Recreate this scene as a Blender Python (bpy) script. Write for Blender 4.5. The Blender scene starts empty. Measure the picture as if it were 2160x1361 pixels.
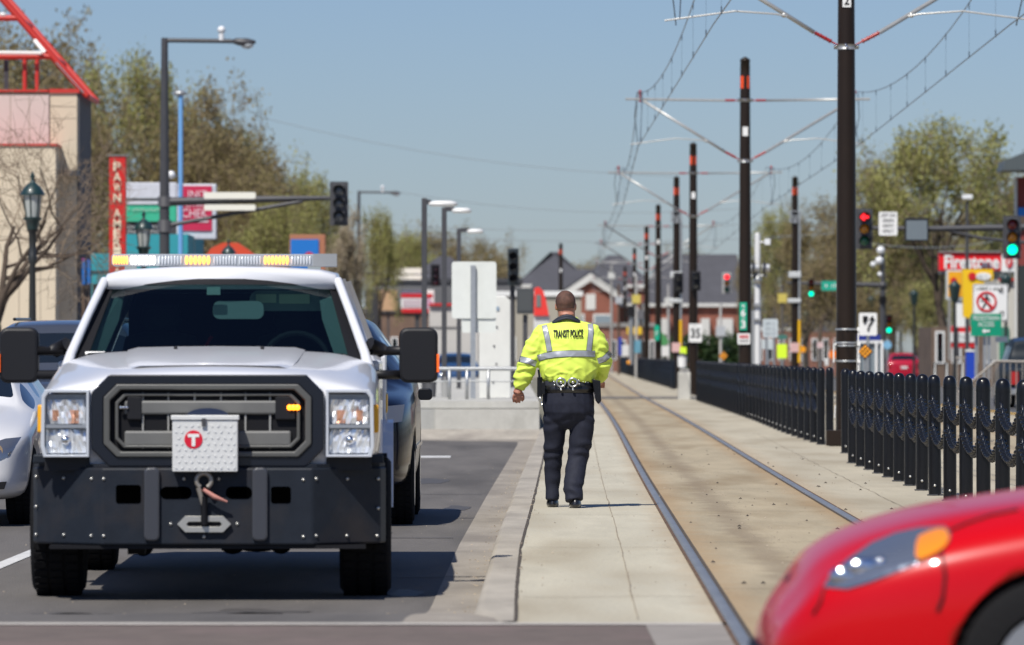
import bpy, bmesh, math, random
from mathutils import Vector, Matrix, noise
from mathutils.bvhtree import BVHTree
random.seed(7)
R = math.radians
C = bpy.context.scene.collection
F, CX, HY, H = 12000.0, 1080.0, 747.0, 1.41      # lens in pixels of the photo, horizon row, eye height

def W(px, py, d): return Vector(((px-CX)*d/F, d, H-(py-HY)*d/F))
def gx(px, d): return (px-CX)*d/F
def gz(py, d): return H-(py-HY)*d/F
def interp(tab, d):
    if d <= tab[0][0]: return tab[0][1]
    for (a, u), (b, v) in zip(tab, tab[1:]):
        if d <= b: return u+(v-u)*(d-a)/(b-a)
    (a, u), (b, v) = tab[-2], tab[-1]
    return v+(v-u)/(b-a)*(d-b)
def sstep(t): t = max(0, min(1, t)); return t*t*(3-2*t)

# ---------------------------------------------------------------- materials
MATS = {}
def mat(name, col, rough=.5, metal=0, var=0, vs=5, bump=0, bs=40, coat=0, emit=None, es=0, spec=.5, stretch=None, dirt=None):
    if name in MATS: return MATS[name]
    m = bpy.data.materials.new(name); m.use_nodes = True
    nt = m.node_tree; N = nt.nodes; L = nt.links; b = N['Principled BSDF']
    b.inputs['Base Color'].default_value = (*col, 1)
    b.inputs['Roughness'].default_value = rough; b.inputs['Metallic'].default_value = metal
    b.inputs['Specular IOR Level'].default_value = spec
    if coat: b.inputs['Coat Weight'].default_value = coat; b.inputs['Coat Roughness'].default_value = .04
    if emit: b.inputs['Emission Color'].default_value = (*emit, 1); b.inputs['Emission Strength'].default_value = es
    if var or bump or dirt:
        tc = N.new('ShaderNodeTexCoord'); mp = N.new('ShaderNodeMapping'); L.new(tc.outputs['Object'], mp.inputs[0])
        if stretch: mp.inputs['Scale'].default_value = stretch
    if var:
        n = N.new('ShaderNodeTexNoise'); n.inputs['Scale'].default_value = vs; n.inputs['Detail'].default_value = 7; n.inputs['Roughness'].default_value = .65
        L.new(mp.outputs[0], n.inputs[0])
        r = N.new('ShaderNodeMapRange'); r.inputs[1].default_value = .3; r.inputs[2].default_value = .7
        r.inputs[3].default_value = 1-var; r.inputs[4].default_value = 1+var; L.new(n.outputs[0], r.inputs[0])
        v = N.new('ShaderNodeVectorMath'); v.operation = 'SCALE'; v.inputs[0].default_value = col; L.new(r.outputs[0], v.inputs['Scale'])
        out = v.outputs[0]
        if dirt:   # (colour, scale, amount)
            n2 = N.new('ShaderNodeTexNoise'); n2.inputs['Scale'].default_value = dirt[1]; n2.inputs['Detail'].default_value = 5
            L.new(mp.outputs[0], n2.inputs[0])
            r2 = N.new('ShaderNodeMapRange'); r2.inputs[1].default_value = .48; r2.inputs[2].default_value = .68; r2.inputs[4].default_value = dirt[2]
            L.new(n2.outputs[0], r2.inputs[0])
            mx = N.new('ShaderNodeMix'); mx.data_type = 'RGBA'; L.new(r2.outputs[0], mx.inputs[0]); L.new(out, mx.inputs[6])
            mx.inputs[7].default_value = (*dirt[0], 1); out = mx.outputs[2]
        L.new(out, b.inputs['Base Color'])
    if bump:
        n = N.new('ShaderNodeTexNoise'); n.inputs['Scale'].default_value = bs; n.inputs['Detail'].default_value = 6; L.new(mp.outputs[0], n.inputs[0])
        bp = N.new('ShaderNodeBump'); bp.inputs['Strength'].default_value = bump; bp.inputs['Distance'].default_value = .02
        L.new(n.outputs[0], bp.inputs['Height']); L.new(bp.outputs[0], b.inputs['Normal'])
    MATS[name] = m
    return m
def voronoi_bump(m, scale, strength, dist=.01, feature='F1'):
    nt = m.node_tree; b = nt.nodes['Principled BSDF']
    tc = nt.nodes.new('ShaderNodeTexCoord'); v = nt.nodes.new('ShaderNodeTexVoronoi'); v.inputs['Scale'].default_value = scale
    bp = nt.nodes.new('ShaderNodeBump'); bp.inputs['Strength'].default_value = strength; bp.inputs['Distance'].default_value = dist
    nt.links.new(tc.outputs['Object'], v.inputs[0]); nt.links.new(v.outputs[0], bp.inputs['Height']); nt.links.new(bp.outputs[0], b.inputs['Normal'])
    return m

# ---------------------------------------------------------------- object helpers
ORG = {}
def tag(o, label=None, cat=None, group=None, kind=None):
    if label: o['label'] = label
    if cat: o['category'] = cat
    if group: o['group'] = group
    if kind: o['kind'] = kind
    return o
def thing(name, loc, label, cat, group=None):
    o = bpy.data.objects.new(name, None); C.objects.link(o); o.location = loc; o.empty_display_size = .2
    ORG[o.name] = Vector(loc); return tag(o, label, cat, group)

class MB:
    def __init__(s): s.v = []; s.f = []; s.sm = []
    def add(s, vs, fs, smooth=False):
        n = len(s.v); s.v += [Vector(v) for v in vs]; s.f += [tuple(i+n for i in f) for f in fs]; s.sm += [smooth]*len(fs); return s
    def box(s, x0, x1, y0, y1, z0, z1):
        vs = [(x, y, z) for x in (x0, x1) for y in (y0, y1) for z in (z0, z1)]
        return s.add(vs, [(0, 1, 3, 2), (4, 6, 7, 5), (0, 4, 5, 1), (2, 3, 7, 6), (0, 2, 6, 4), (1, 5, 7, 3)])
    def pbox(s, x0, y0, x1, y1, d, t=.1):         # a box whose front face spans these photo pixels at distance d
        a = W(x0, y1, d); b = W(x1, y0, d); return s.box(a.x, b.x, d, d+t, a.z, b.z)
    def prism(s, poly, y0, y1):                   # poly of (x,z), extruded along y
        n = len(poly); vs = [(x, y0, z) for x, z in poly]+[(x, y1, z) for x, z in poly]
        fs = [tuple(range(n))[::-1], tuple(range(n, 2*n))]+[(i, (i+1) % n, n+(i+1) % n, n+i) for i in range(n)]
        return s.add(vs, fs)
    def prismz(s, poly, z0, z1):
        n = len(poly); vs = [(x, y, z0) for x, y in poly]+[(x, y, z1) for x, y in poly]
        fs = [tuple(range(n)), tuple(range(n, 2*n))[::-1]]+[(i, n+i, n+(i+1) % n, (i+1) % n) for i in range(n)]
        return s.add(vs, fs)
    def ring(s, outer, inner, y0, y1):            # frame between two same-length polygons (x,z)
        n = len(outer); vs = [(x, y, z) for y in (y0, y1) for p in (outer, inner) for x, z in p]
        fs = []
        for i in range(n):
            j = (i+1) % n
            fs += [(i, j, n+j, n+i), (2*n+i, 3*n+i, 3*n+j, 2*n+j), (i, 2*n+i, 2*n+j, j), (n+i, n+j, 3*n+j, 3*n+i)]
        return s.add(vs, fs)
    def tube(s, path, r, seg=8, caps=True, smooth=True, rz=None):
        path = [Vector(p) for p in path]; n = len(path)
        rs = r if isinstance(r, (list, tuple)) else [r]*n
        vs = []; up = Vector((0, 0, 1))
        t0 = (path[1]-path[0]).normalized()
        a = t0.cross(up) if abs(t0.z) < .95 else t0.cross(Vector((0, 1, 0)))
        a.normalize()
        for i, p in enumerate(path):
            t = (path[min(i+1, n-1)]-path[max(i-1, 0)]).normalized()
            a = (a-t*a.dot(t)).normalized(); b = t.cross(a)
            for k in range(seg):
                th = 2*math.pi*k/seg
                vs.append(p+(a*math.cos(th)+b*math.sin(th)*(rz[i] if rz else 1))*rs[i])
        fs = []
        for i in range(n-1):
            for k in range(seg):
                k2 = (k+1) % seg; fs.append((i*seg+k, i*seg+k2, (i+1)*seg+k2, (i+1)*seg+k))
        s.add(vs, fs, smooth)
        if caps:
            s.add(vs[:seg], [tuple(range(seg))[::-1]]); s.add(vs[-seg:], [tuple(range(seg))])
        return s
    def lathe(s, c, prof, seg=16, axis='z', smooth=True):   # prof: (r, h) pairs along axis from c
        c = Vector(c); vs = []
        for r, h in prof:
            for k in range(seg):
                th = 2*math.pi*k/seg; u, v = r*math.cos(th), r*math.sin(th)
                vs.append(c+Vector({'z': (u, v, h), 'y': (u, h, v), 'x': (h, u, v)}[axis]))
        fs = [(i*seg+k, i*seg+(k+1) % seg, (i+1)*seg+(k+1) % seg, (i+1)*seg+k) for i in range(len(prof)-1) for k in range(seg)]
        s.add(vs, fs, smooth)
        if prof[0][0] > 1e-4: s.add(vs[:seg], [tuple(range(seg))])
        if prof[-1][0] > 1e-4: s.add(vs[-seg:], [tuple(range(seg))])
        return s
    def ball(s, c, r, seg=12, n=8, sc=(1, 1, 1)):
        c = Vector(c); vs = []; fs = []
        for i in range(n+1):
            ph = math.pi*i/n
            for k in range(seg):
                th = 2*math.pi*k/seg
                vs.append(c+Vector((math.sin(ph)*math.cos(th)*sc[0], math.sin(ph)*math.sin(th)*sc[1], math.cos(ph)*sc[2]))*r)
        for i in range(n):
            for k in range(seg):
                fs.append((i*seg+k, (i+1)*seg+k, (i+1)*seg+(k+1) % seg, i*seg+(k+1) % seg))
        return s.add(vs, fs, True)
    def loft(s, rings, smooth=True):              # rings: (centre, rx, ry) horizontal ellipses, capped
        seg = 20; vs = []
        for c, rx, ry in rings:
            c = Vector(c)
            for k in range(seg):
                th = 2*math.pi*k/seg; vs.append(c+Vector((rx*math.cos(th), ry*math.sin(th), 0)))
        n = len(rings)
        fs = [(i*seg+k, i*seg+(k+1) % seg, (i+1)*seg+(k+1) % seg, (i+1)*seg+k) for i in range(n-1) for k in range(seg)]
        fs += [tuple(range(seg))[::-1], tuple(range((n-1)*seg, n*seg))]
        return s.add(vs, fs, smooth)
    def build(s, name, m=None, parent=None, origin=None, bevel=0, fix=True):
        org = ORG[parent.name] if parent is not None else Vector(origin if origin is not None else (0, 0, 0))
        me = bpy.data.meshes.new(name); me.from_pydata([v-org for v in s.v], [], s.f); me.polygons.foreach_set('use_smooth', s.sm)
        if fix:
            bm = bmesh.new(); bm.from_mesh(me); bmesh.ops.recalc_face_normals(bm, faces=bm.faces); bm.to_mesh(me); bm.free()
        if m: me.materials.append(m)
        o = bpy.data.objects.new(name, me); C.objects.link(o)
        if parent is not None: o.parent = parent
        else: o.location = org
        ORG[o.name] = org
        if bevel:
            b = o.modifiers.new('edge', 'BEVEL'); b.width = bevel; b.segments = 2; b.limit_method = 'ANGLE'
        return o
def mb(): return MB()
def evaluated(o):
    dg = bpy.context.evaluated_depsgraph_get(); dg.update()
    me = bpy.data.meshes.new_from_object(o.evaluated_get(dg)); return me
def bake(o):
    me = evaluated(o); o.modifiers.clear(); o.data = me; return o
def bvh_world(o):
    org = ORG[o.name]
    return BVHTree.FromPolygons([v.co+org for v in o.data.vertices], [tuple(p.vertices) for p in o.data.polygons])
def boxsel(bm): return bm
def project(verts, direction, bvh, off):
    d = Vector(direction).normalized(); d2 = (d+Vector((1.3e-4, 1.1e-4, 1.7e-4))).normalized(); out = []
    for v in verts:
        hs = []
        for rr in (0, .0012, .004, .009, .016, .03):
            for k in range(1 if rr == 0 else 8):
                o = v-d*1.0+Vector((rr*math.cos(k*.785+.2), 0, rr*math.sin(k*.785+.2)) if abs(d.y) > .5 else (0, rr*math.cos(k*.785+.2), rr*math.sin(k*.785+.2)))
                h = bvh.ray_cast(o, d2)
                if h[0] is not None: hs.append(h[3])
            if len(hs) > 5: break
        if hs: hs.sort(); out.append(v+d*(hs[len(hs)//3]-1.0-off))
        else: out.append(bvh.find_nearest(v)[0]-d*off)
    return out
def decal(name, polys, direction, bvh, off, m, parent, cuts=3, smooth=True):
    vs = []; fs = []; key = {}
    def vid(p):
        k = (round(p.x, 5), round(p.y, 5), round(p.z, 5))
        if k not in key: key[k] = len(vs); vs.append(p)
        return key[k]
    for poly in polys:
        bm = bmesh.new(); bm.faces.new([bm.verts.new(p) for p in poly]); bmesh.ops.triangulate(bm, faces=bm.faces[:])
        tris = [tuple(v.co.copy() for v in f.verts) for f in bm.faces]; bm.free()
        for _ in range(cuts):
            nt = []
            for a, b, c in tris: ab, bc, ca = (a+b)/2, (b+c)/2, (c+a)/2; nt += [(a, ab, ca), (ab, b, bc), (ca, bc, c), (ab, bc, ca)]
            tris = nt
        for t in tris: fs.append(tuple(vid(p) for p in t))
    fs = [f for f in fs if len(set(f)) == 3]
    return MB().add(project(vs, direction, bvh, off), fs, smooth).build(name, m, parent, fix=False)
def text_verts(s, bold=.0, ext=.0):
    cu = bpy.data.curves.new('txt', 'FONT'); cu.body = s; cu.offset = bold; cu.extrude = ext; cu.resolution_u = 3
    o = bpy.data.objects.new('txt', cu); C.objects.link(o); me = evaluated(o)
    bpy.data.objects.remove(o); bpy.data.curves.remove(cu)
    vs = [v.co.copy() for v in me.vertices]; fs = [tuple(p.vertices) for p in me.polygons]; bpy.data.meshes.remove(me)
    x0 = min(v.x for v in vs); x1 = max(v.x for v in vs); y0 = min(v.y for v in vs); y1 = max(v.y for v in vs)
    return [((v.x-x0)/(x1-x0), (v.y-y0)/(y1-y0), v.z) for v in vs], fs
def text(s, px0, py0, px1, py1, d, m, parent, bold=.02, off=.012, name='lettering'):   # flat writing filling that pixel box at distance d
    vs, fs = text_verts(s, bold); a = W(px0, py1, d); b = W(px1, py0, d)
    return MB().add([(a.x+u*(b.x-a.x), d-off, a.z+v*(b.z-a.z)) for u, v, _ in vs], fs).build(name, m, parent, fix=False)
def scribble(n, px0, py0, px1, py1, d, m, parent, off=.012):    # writing too small to read in the photo: a row of uneven letter strokes
    M = MB(); a = W(px0, py1, d); b = W(px1, py0, d); w = (b.x-a.x)/n; h = b.z-a.z; rn = random.Random(n*7+int(px0))
    for k in range(n):
        if k and rn.random() < .12: continue
        x = a.x+w*k; M.box(x, x+w*.25, d-off, d-off+.003, a.z, a.z+h*rn.choice((.7, 1, 1))); z = a.z+h*rn.choice((0, .4, .65)); M.box(x+w*.27, x+w*.72, d-off, d-off+.003, z, z+h*.25)
    return M.build('lettering', m, parent, fix=False)
def chamfer(xc, zc, xh, zh, c):
    return [(xc-xh+c, zc-zh), (xc+xh-c, zc-zh), (xc+xh, zc-zh+c), (xc+xh, zc+zh-c), (xc+xh-c, zc+zh), (xc-xh+c, zc+zh), (xc-xh, zc+zh-c), (xc-xh, zc-zh+c)]
def rrect(x0, z0, x1, z1, r, n=4):
    out = []
    for cx, cz, a in ((x1-r, z1-r, 0), (x0+r, z1-r, 90), (x0+r, z0+r, 180), (x1-r, z0+r, 270)):
        for k in range(n+1):
            t = R(a+90*k/n); out.append((cx+r*math.cos(t), cz+r*math.sin(t)))
    return out
def disc(cx, cz, r, n=20): return [(cx+r*math.cos(2*math.pi*k/n), cz+r*math.sin(2*math.pi*k/n)) for k in range(n)]
def copy_thing(o, loc, label=None, group=None, rz=None, sc=None):
    c = o.copy(); C.objects.link(c); c.location = loc
    if rz is not None: c.rotation_euler = (0, 0, rz)
    if sc is not None: c.scale = (sc, sc, sc) if not isinstance(sc, tuple) else sc
    if label: c['label'] = label
    if group: c['group'] = group
    def kids(src, dst):
        for ch in src.children:
            k = ch.copy(); C.objects.link(k); k.parent = dst; kids(ch, k)
    kids(o, c); return c

# common materials
M_black = mat('black_paint', (.0055, .006, .008), .30, spec=.32, coat=.12, bump=.02, bs=60)
M_blackm = mat('black_plastic', (.009, .009, .011), .5, spec=.35)
M_rubber = mat('rubber', (.009, .009, .010), .9, spec=.2, bump=.3, bs=60)
M_brown = mat('dark_bronze_paint', (.017, .010, .006), .36, spec=.28, coat=.08, var=.1, vs=3)
M_galv = mat('galvanised_steel', (.42, .43, .43), .42, .7, var=.12, vs=20)
M_galv2 = mat('weathered_steel', (.30, .29, .27), .5, .4, var=.15, vs=12)
M_white = mat('white_paint', (.72, .73, .74), .35, coat=.3)
M_signw = mat('sign_white', (.74, .74, .72), .45)
M_signb = mat('sign_black', (.006, .006, .008), .6, spec=.25)
M_red = mat('sign_red', (.55, .015, .02), .4)
M_green = mat('sign_green', (.0, .26, .14), .4)
M_yellow = mat('traffic_yellow', (.75, .42, .01), .45)
M_grey = mat('dark_grey_paint', (.055, .055, .06), .45, var=.1, vs=4)
M_ins = mat('insulator_red', (.33, .02, .02), .35)
M_glassk = mat('dark_glass', (.008, .011, .013), .04, spec=.8, coat=.6)
M_chrome = mat('chrome', (.8, .8, .82), .09, 1)
M_tail = mat('red_lens', (.4, .01, .01), .15, coat=.5)
M_amber = mat('amber_lens', (.7, .2, .01), .2, coat=.5)
# ---------------------------------------------------------------- the setting
TC = [(15, 1.62), (20, 1.665), (25, 1.71), (32.3, 1.785), (37.6, 1.835), (46, 1.92), (57.7, 2.04), (73, 2.215), (97, 2.50), (123, 2.77), (145, 2.96), (172, 3.2), (233, 3.87), (330, 4.94), (450, 6.4)]
HG = .695
XA = [(26.6, -.52), (30, -.46), (42, -.39), (57, -.245), (80, 0), (88, .08), (92, .10)]
XC = [(26.6, -.17), (30, -.17), (39, -.115), (59, .08), (90, .41), (96, .47)]
XS = [(26.6, .02), (31, .03), (37, .06), (49, .187), (67, .365), (95, .60), (130, 1.2), (200, 2.0), (330, 3.1), (450, 4.6)]
def smooth_interp(tab, d): return sum(interp(tab, d+k*.06*d) for k in (-2, -1, 0, 1, 2))/5
def tc(d): return smooth_interp(TC, d)
def tc2(d): return tc(d)+4.72
def zsl(d): return .15
def zrd(d): return .15*(1-sstep((d-26.7)/5.0))
def stations(d0, d1): 
    out = [d0]; d = d0
    while d < d1: d += max(.5, d*.02); out.append(min(d, d1))
    return out
def strip(name, fl, fr, zf, d0, d1, m, off=0, label=None, M=None):
    own = M is None; M = M or MB(); ds = stations(d0, d1); vs = []
    for d in ds: vs += [(fl(d), d, zf(d)+off), (fr(d), d, zf(d)+off)]
    M.add(vs, [(2*i, 2*i+1, 2*i+3, 2*i+2) for i in range(len(ds)-1)])
    if own:
        o = M.build(name, m, origin=(0, 0, 0)); o['kind'] = 'structure'; uv = o.data.uv_layers.new(name='UVMap')
        for lp in o.data.loops: co = o.data.vertices[lp.vertex_index].co; uv.data[lp.index].uv = (co.x-fl(co.y), fr(co.y)-co.x)   # metres from each edge
        return o
    return M
def stain(m, left, right, col=(.35, .23, .115), w=.22, amt=.85, mid=None):
    # rust washed off the rails: a real stain that follows the rail edges of the slab
    nt = m.node_tree; N = nt.nodes; L = nt.links; b = N['Principled BSDF']; src = b.inputs['Base Color'].links[0].from_socket
    u = N.new('ShaderNodeUVMap'); sp = N.new('ShaderNodeSeparateXYZ'); L.new(u.outputs[0], sp.inputs[0])
    tcn = N.new('ShaderNodeTexCoord'); nz = N.new('ShaderNodeTexNoise'); nz.inputs['Scale'].default_value = 2.2; nz.inputs['Detail'].default_value = 4; L.new(tcn.outputs['Object'], nz.inputs[0])
    for k, on in ((0, left), (1, right)):
        if not on: continue
        ad = N.new('ShaderNodeMath'); ad.operation = 'MULTIPLY_ADD'; L.new(nz.outputs[0], ad.inputs[0]); ad.inputs[1].default_value = .22; L.new(sp.outputs[k], ad.inputs[2])
        r = N.new('ShaderNodeMapRange'); r.interpolation_type = 'SMOOTHSTEP'; r.inputs[1].default_value = .10; r.inputs[2].default_value = .12+w; r.inputs[3].default_value = amt; r.inputs[4].default_value = 0; L.new(ad.outputs[0], r.inputs[0])
        mx = N.new('ShaderNodeMix'); mx.data_type = 'RGBA'; L.new(r.outputs[0], mx.inputs[0]); L.new(src, mx.inputs[6]); mx.inputs[7].default_value = (*col, 1); src = mx.outputs[2]
    if mid:
        ad = N.new('ShaderNodeMath'); ad.operation = 'MULTIPLY_ADD'; L.new(nz.outputs[0], ad.inputs[0]); ad.inputs[1].default_value = .3; L.new(sp.outputs[0], ad.inputs[2])
        ab = N.new('ShaderNodeMath'); ab.operation = 'SUBTRACT'; L.new(ad.outputs[0], ab.inputs[0]); ab.inputs[1].default_value = mid; a2 = N.new('ShaderNodeMath'); a2.operation = 'ABSOLUTE'; L.new(ab.outputs[0], a2.inputs[0])
        r = N.new('ShaderNodeMapRange'); r.interpolation_type = 'SMOOTHSTEP'; r.inputs[1].default_value = .02; r.inputs[2].default_value = .17; r.inputs[3].default_value = .45; r.inputs[4].default_value = 0; L.new(a2.outputs[0], r.inputs[0])
        mx = N.new('ShaderNodeMix'); mx.data_type = 'RGBA'; L.new(r.outputs[0], mx.inputs[0]); L.new(src, mx.inputs[6]); mx.inputs[7].default_value = (.17, .125, .08, 1); src = mx.outputs[2]
    L.new(src, b.inputs['Base Color']); return m
asph = mat('asphalt', (.118, .108, .098), .85, var=.16, vs=2.2, bump=.5, bs=110, stretch=(1, .12, 1), dirt=((.07, .064, .058), .9, .95))
asph2 = mat('asphalt_far', (.09, .088, .088), .85, var=.15, vs=.4)
CK = dict(rough=.85, var=.13, vs=2.6, bump=.3, bs=28, stretch=(1, .17, 1), dirt=((.29, .245, .17), 1.3, .8))
conc = stain(mat('platform_concrete', (.46, .425, .33), **CK), 0, 1, amt=.4)
concm = stain(mat('median_concrete', (.42, .375, .28), **CK), 1, 1, w=.35, amt=.4)
concb = stain(mat('track_concrete', (.36, .30, .20), .85, var=.15, vs=2.6, bump=.3, bs=28, stretch=(1, .15, 1), dirt=((.25, .19, .11), 1.5, .85)), 1, 1, col=(.34, .215, .10), w=.30, amt=.6, mid=.62)
curbm = mat('curb_concrete', (.36, .325, .27), .85, var=.2, vs=2.2, bump=.3, bs=35, stretch=(1, .4, 1), dirt=((.2, .175, .15), 1.5, .6))
gutm = mat('gutter_concrete', (.27, .24, .20), .88, var=.2, vs=2.5, bump=.3, bs=35, stretch=(1, .3, 1), dirt=((.15, .13, .11), 1.2, .6))
brick = mat('crosswalk_paver', (.125, .098, .083), .85, var=.2, vs=6, bump=.3, bs=30, dirt=((.17, .12, .11), 1.0, .6))
paint = mat('road_paint', (.55, .55, .54), .7, var=.2, vs=8)
dark = mat('joint_filler', (.07, .055, .04), .9, var=.4, vs=30)
soil = mat('ground_soil', (.17, .16, .12), .95, var=.25, vs=.3)
lawn = mat('lawn_green', (.07, .13, .03), .95, var=.3, vs=1.5)

g = MB().add([(-900, -60, -.04), (900, -60, -.04), (900, 2500, -.04), (-900, 2500, -.04)], [(0, 1, 2, 3)]).build('ground', soil); g['kind'] = 'structure'
o = MB().add([(-9, -30, .146), (16.8, -30, .146), (16.8, 26.75, .146), (-9, 26.75, .146)], [(0, 1, 2, 3)]).build('intersection_road', asph); o['kind'] = 'structure'
XL = lambda d: -8.3
def road_right(d): 
    if d < 92: return interp(XA, d)
    return interp([(92, .1), (93.2, -2.0), (94.5, -3.3), (110, -3.5), (450, -2.0)], d)
strip('road', XL, road_right, zrd, 26.7, 600, asph)
strip('far_road', lambda d: 10.6, lambda d: 21, zrd, 26.7, 600, asph2)
strip('gutter', road_right, lambda d: interp(XS, d)+.01, lambda d: zrd(d)+.003-.004*(1-sstep((d-26.7)/.5)), 26.7, 96, gutm)
# kerb with rounded face
M = MB(); ds = stations(26.7, 96); vs = []
for d in ds:
    z = zsl(d)*1.0+.0; a = interp(XC, d); b = interp(XS, d)
    tp = sstep((d-26.7)/1.6); a = b-(b-a)*(.3+.7*tp); z0 = zrd(d); h = z+.006-z0
    vs += [(a-.02, d, z0), (a-.004, d, z0+h*.72), (a+.010, d, z0+h*.92), (a+.034, d, z0+h), (b-.012, d, z+.006), (b-.012, d, z-.02)]
M.add(vs, [(6*i+k, 6*i+k+1, 6*i+k+7, 6*i+k+6) for i in range(len(ds)-1) for k in range(3)], True)
M.add(vs, [(6*i+k, 6*i+k+1, 6*i+k+7, 6*i+k+6) for i in range(len(ds)-1) for k in (3, 4)])
o = M.build('kerb', curbm); o['kind'] = 'structure'
strip('kerb_joint', lambda d: interp(XS, d)-.010+.008*noise.noise(Vector((d*1.7, 0, 0))), lambda d: interp(XS, d)+.006+.010*noise.noise(Vector((d*2.3, 4, 0))), zsl, 26.8, 96, dark, .006)
# slab, in lanes across
strip('platform_slab', lambda d: interp(XS, d), lambda d: tc(d)-HG, zsl, 26.6, 600, conc)
strip('track_bed', lambda d: tc(d)-HG, lambda d: tc(d)+HG, zsl, 16, 600, concb)
strip('median_slab', lambda d: tc(d)+HG, lambda d: tc2(d)-HG, zsl, 16, 600, concm)
o = strip('far_track_bed', lambda d: tc2(d)-HG, lambda d: tc2(d)+HG, zsl, 16, 600, concb)
strip('far_slab', lambda d: tc2(d)+HG, lambda d: 10.4, zsl, 16, 600, concm)
strip('far_kerb', lambda d: 10.4, lambda d: 10.6, lambda d: .166, 30, 600, mat('kerb_yellow', (.62, .36, .05), .7, var=.2, vs=2))
MB().box(10.58, 10.6, 30, 600, 0, .166).build('far_kerb_face', curbm)['kind'] = 'structure'
# crossing surfaces in front
MB().add([(-9, 23.2, .150), (.62, 23.2, .150), (.62, 26.42, .150), (-9, 26.42, .150)], [(0, 1, 2, 3)]).build('brick_crosswalk', brick)['kind'] = 'structure'
MB().add([(-9, 26.42, .154), (1.0, 26.42, .154), (1.0, 26.62, .154), (-9, 26.66, .154)], [(0, 1, 2, 3)]).build('crosswalk_border', mat('border_concrete', (.42, .39, .35), .8, var=.15, vs=4))['kind'] = 'structure'
MB().add([(.62, 22.5, .1525), (tc(22.5)-HG, 22.5, .1525), (tc(26.42)-HG, 26.42, .1525), (.62, 26.42, .1525)], [(0, 1, 2, 3)]).build('track_apron', mat('apron_concrete', (.25, .225, .20), .85, var=.15, vs=3))['kind'] = 'structure'
# rails and flangeways
railtop = mat('rail_steel', (.36, .355, .34), .42, .7, var=.15, vs=6, stretch=(1, .2, 1))
rust = mat('rail_rust', (.11, .065, .035), .8, var=.35, vs=12, stretch=(1, .3, 1))
for nm, f in (('near track', tc), ('far track', tc2)):
    for sgn in (-1, 1):
        t = thing('rail', (f(40)+sgn*HG, 40, .15), ('left' if sgn < 0 else 'right')+' embedded steel rail of the '+nm, 'rail', 'rails of the tram tracks')
        M = MB(); ds = stations(16, 600); vs = []
        for d in ds:
            x = f(d)+sgn*HG; z = zsl(d)
            for dx, dz in ((-.029, .003), (-.027, .011), (-.014, .0155), (.0, .017), (.014, .0155), (.027, .011), (.029, .003)): vs.append((x+dx, d, z+dz))
        M.add(vs, [(7*i+k, 7*i+k+1, 7*i+k+8, 7*i+k+7) for i in range(len(ds)-1) for k in range(6)], True); M.build('rail_head', railtop, t)
        for k, (a, b) in enumerate(((-.050, -.027), (.027, .055))):
            M = MB(); strip('', lambda d: f(d)+sgn*HG+a, lambda d: f(d)+sgn*HG+b, zsl, 16, 600, None, .004, M=M)
            M.build('flangeway', dark if (k == 0) == (sgn > 0) else rust, t)
# pavement joints and cracks
M = MB(); rnd = random.Random(3)
def crack(xf, d0, d1, w, amp, off=.0065):
    ds = [d0+(d1-d0)*i/int((d1-d0)/.35+2) for i in range(int((d1-d0)/.35)+3)]; vs = []
    for d in ds:
        x = xf(d)+amp*noise.noise(Vector((d*.9, xf(d0), 2))); ww = w*(.5+.8*abs(noise.noise(Vector((d*3, 1, 1)))))
        vs += [(x-ww, d, zsl(d)+off), (x+ww, d, zsl(d)+off)]
    M.add(vs, [(2*i, 2*i+1, 2*i+3, 2*i+2) for i in range(len(ds)-1)])
crack(lambda d: smooth_interp([(26, .58), (27.7, .60), (35.8, .70), (44, .776), (60.5, .934), (90, 1.263), (130, 1.7)], d), 27, 125, .0045, .007)
crack(lambda d: tc(d)+1.25+.004*(d-38), 36, 90, .004, .03)
def cross(x0, x1, d, w, amp=.04):
    n = max(3, int((x1-x0)/.15)); vs = []
    for i in range(n+1):
        x = x0+(x1-x0)*i/n; dd = d+amp*noise.noise(Vector((x*3, d, 0))); vs += [(x, dd-w, zsl(dd)+.007), (x, dd+w, zsl(dd)+.007)]
    M.add(vs, [(2*i, 2*i+1, 2*i+3, 2*i+2) for i in range(n)])
d = 29.5
while d < 160:
    cross(interp(XS, d)+.03, tc(d)-.8, d, .010, .10); cross(tc(d)-.62, tc(d)+.6, d+1.1, .012, .16); cross(tc(d)+.83, interp([(41, 3.6), (66, 3.8), (73, 4.1), (155, 4.9)], d), d+2, .010, .25); d += 7.5
o = M.build('pavement_joints', mat('joint_shade', (.25, .205, .15), .9, var=.4, vs=20), fix=False); o['kind'] = 'structure'
M = MB(); rnd = random.Random(4)
def seam(xf, d0, d1, w):
    n = int((d1-d0)/.4)+2; vs = []
    for i in range(n+1):
        dd = d0+(d1-d0)*i/n; x = xf(dd)+.03*noise.noise(Vector((dd*.7, xf(d0), 5))); vs += [(x-w, dd, zrd(dd)+.004), (x+w, dd, zrd(dd)+.004)]
    M.add(vs, [(2*i, 2*i+1, 2*i+3, 2*i+2) for i in range(n)])
seam(lambda d: -4.2, 30, 90, .008)
for dd, x0, x1 in ((35.9, -.9, -.14), (43.5, -1.1, -.45), (57, -3.3, -.3)):  # nearest cross line paints the pickup mirror's shadow; the others are seams
    n = 14; vs = []
    for i in range(n+1): x = x0+(x1-x0)*i/n; q = dd+.10*noise.noise(Vector((x*4, dd, 0))); vs += [(x, q-.03, zrd(q)+.0075), (x, q+.03, zrd(q)+.0075)]
    M.add(vs, [(2*i, 2*i+1, 2*i+3, 2*i+2) for i in range(n)])
M.build('seam_and_shadow_line', mat('tar_and_shadow', (.03, .028, .027), .6), fix=False)['kind'] = 'structure'
M = MB()
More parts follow.
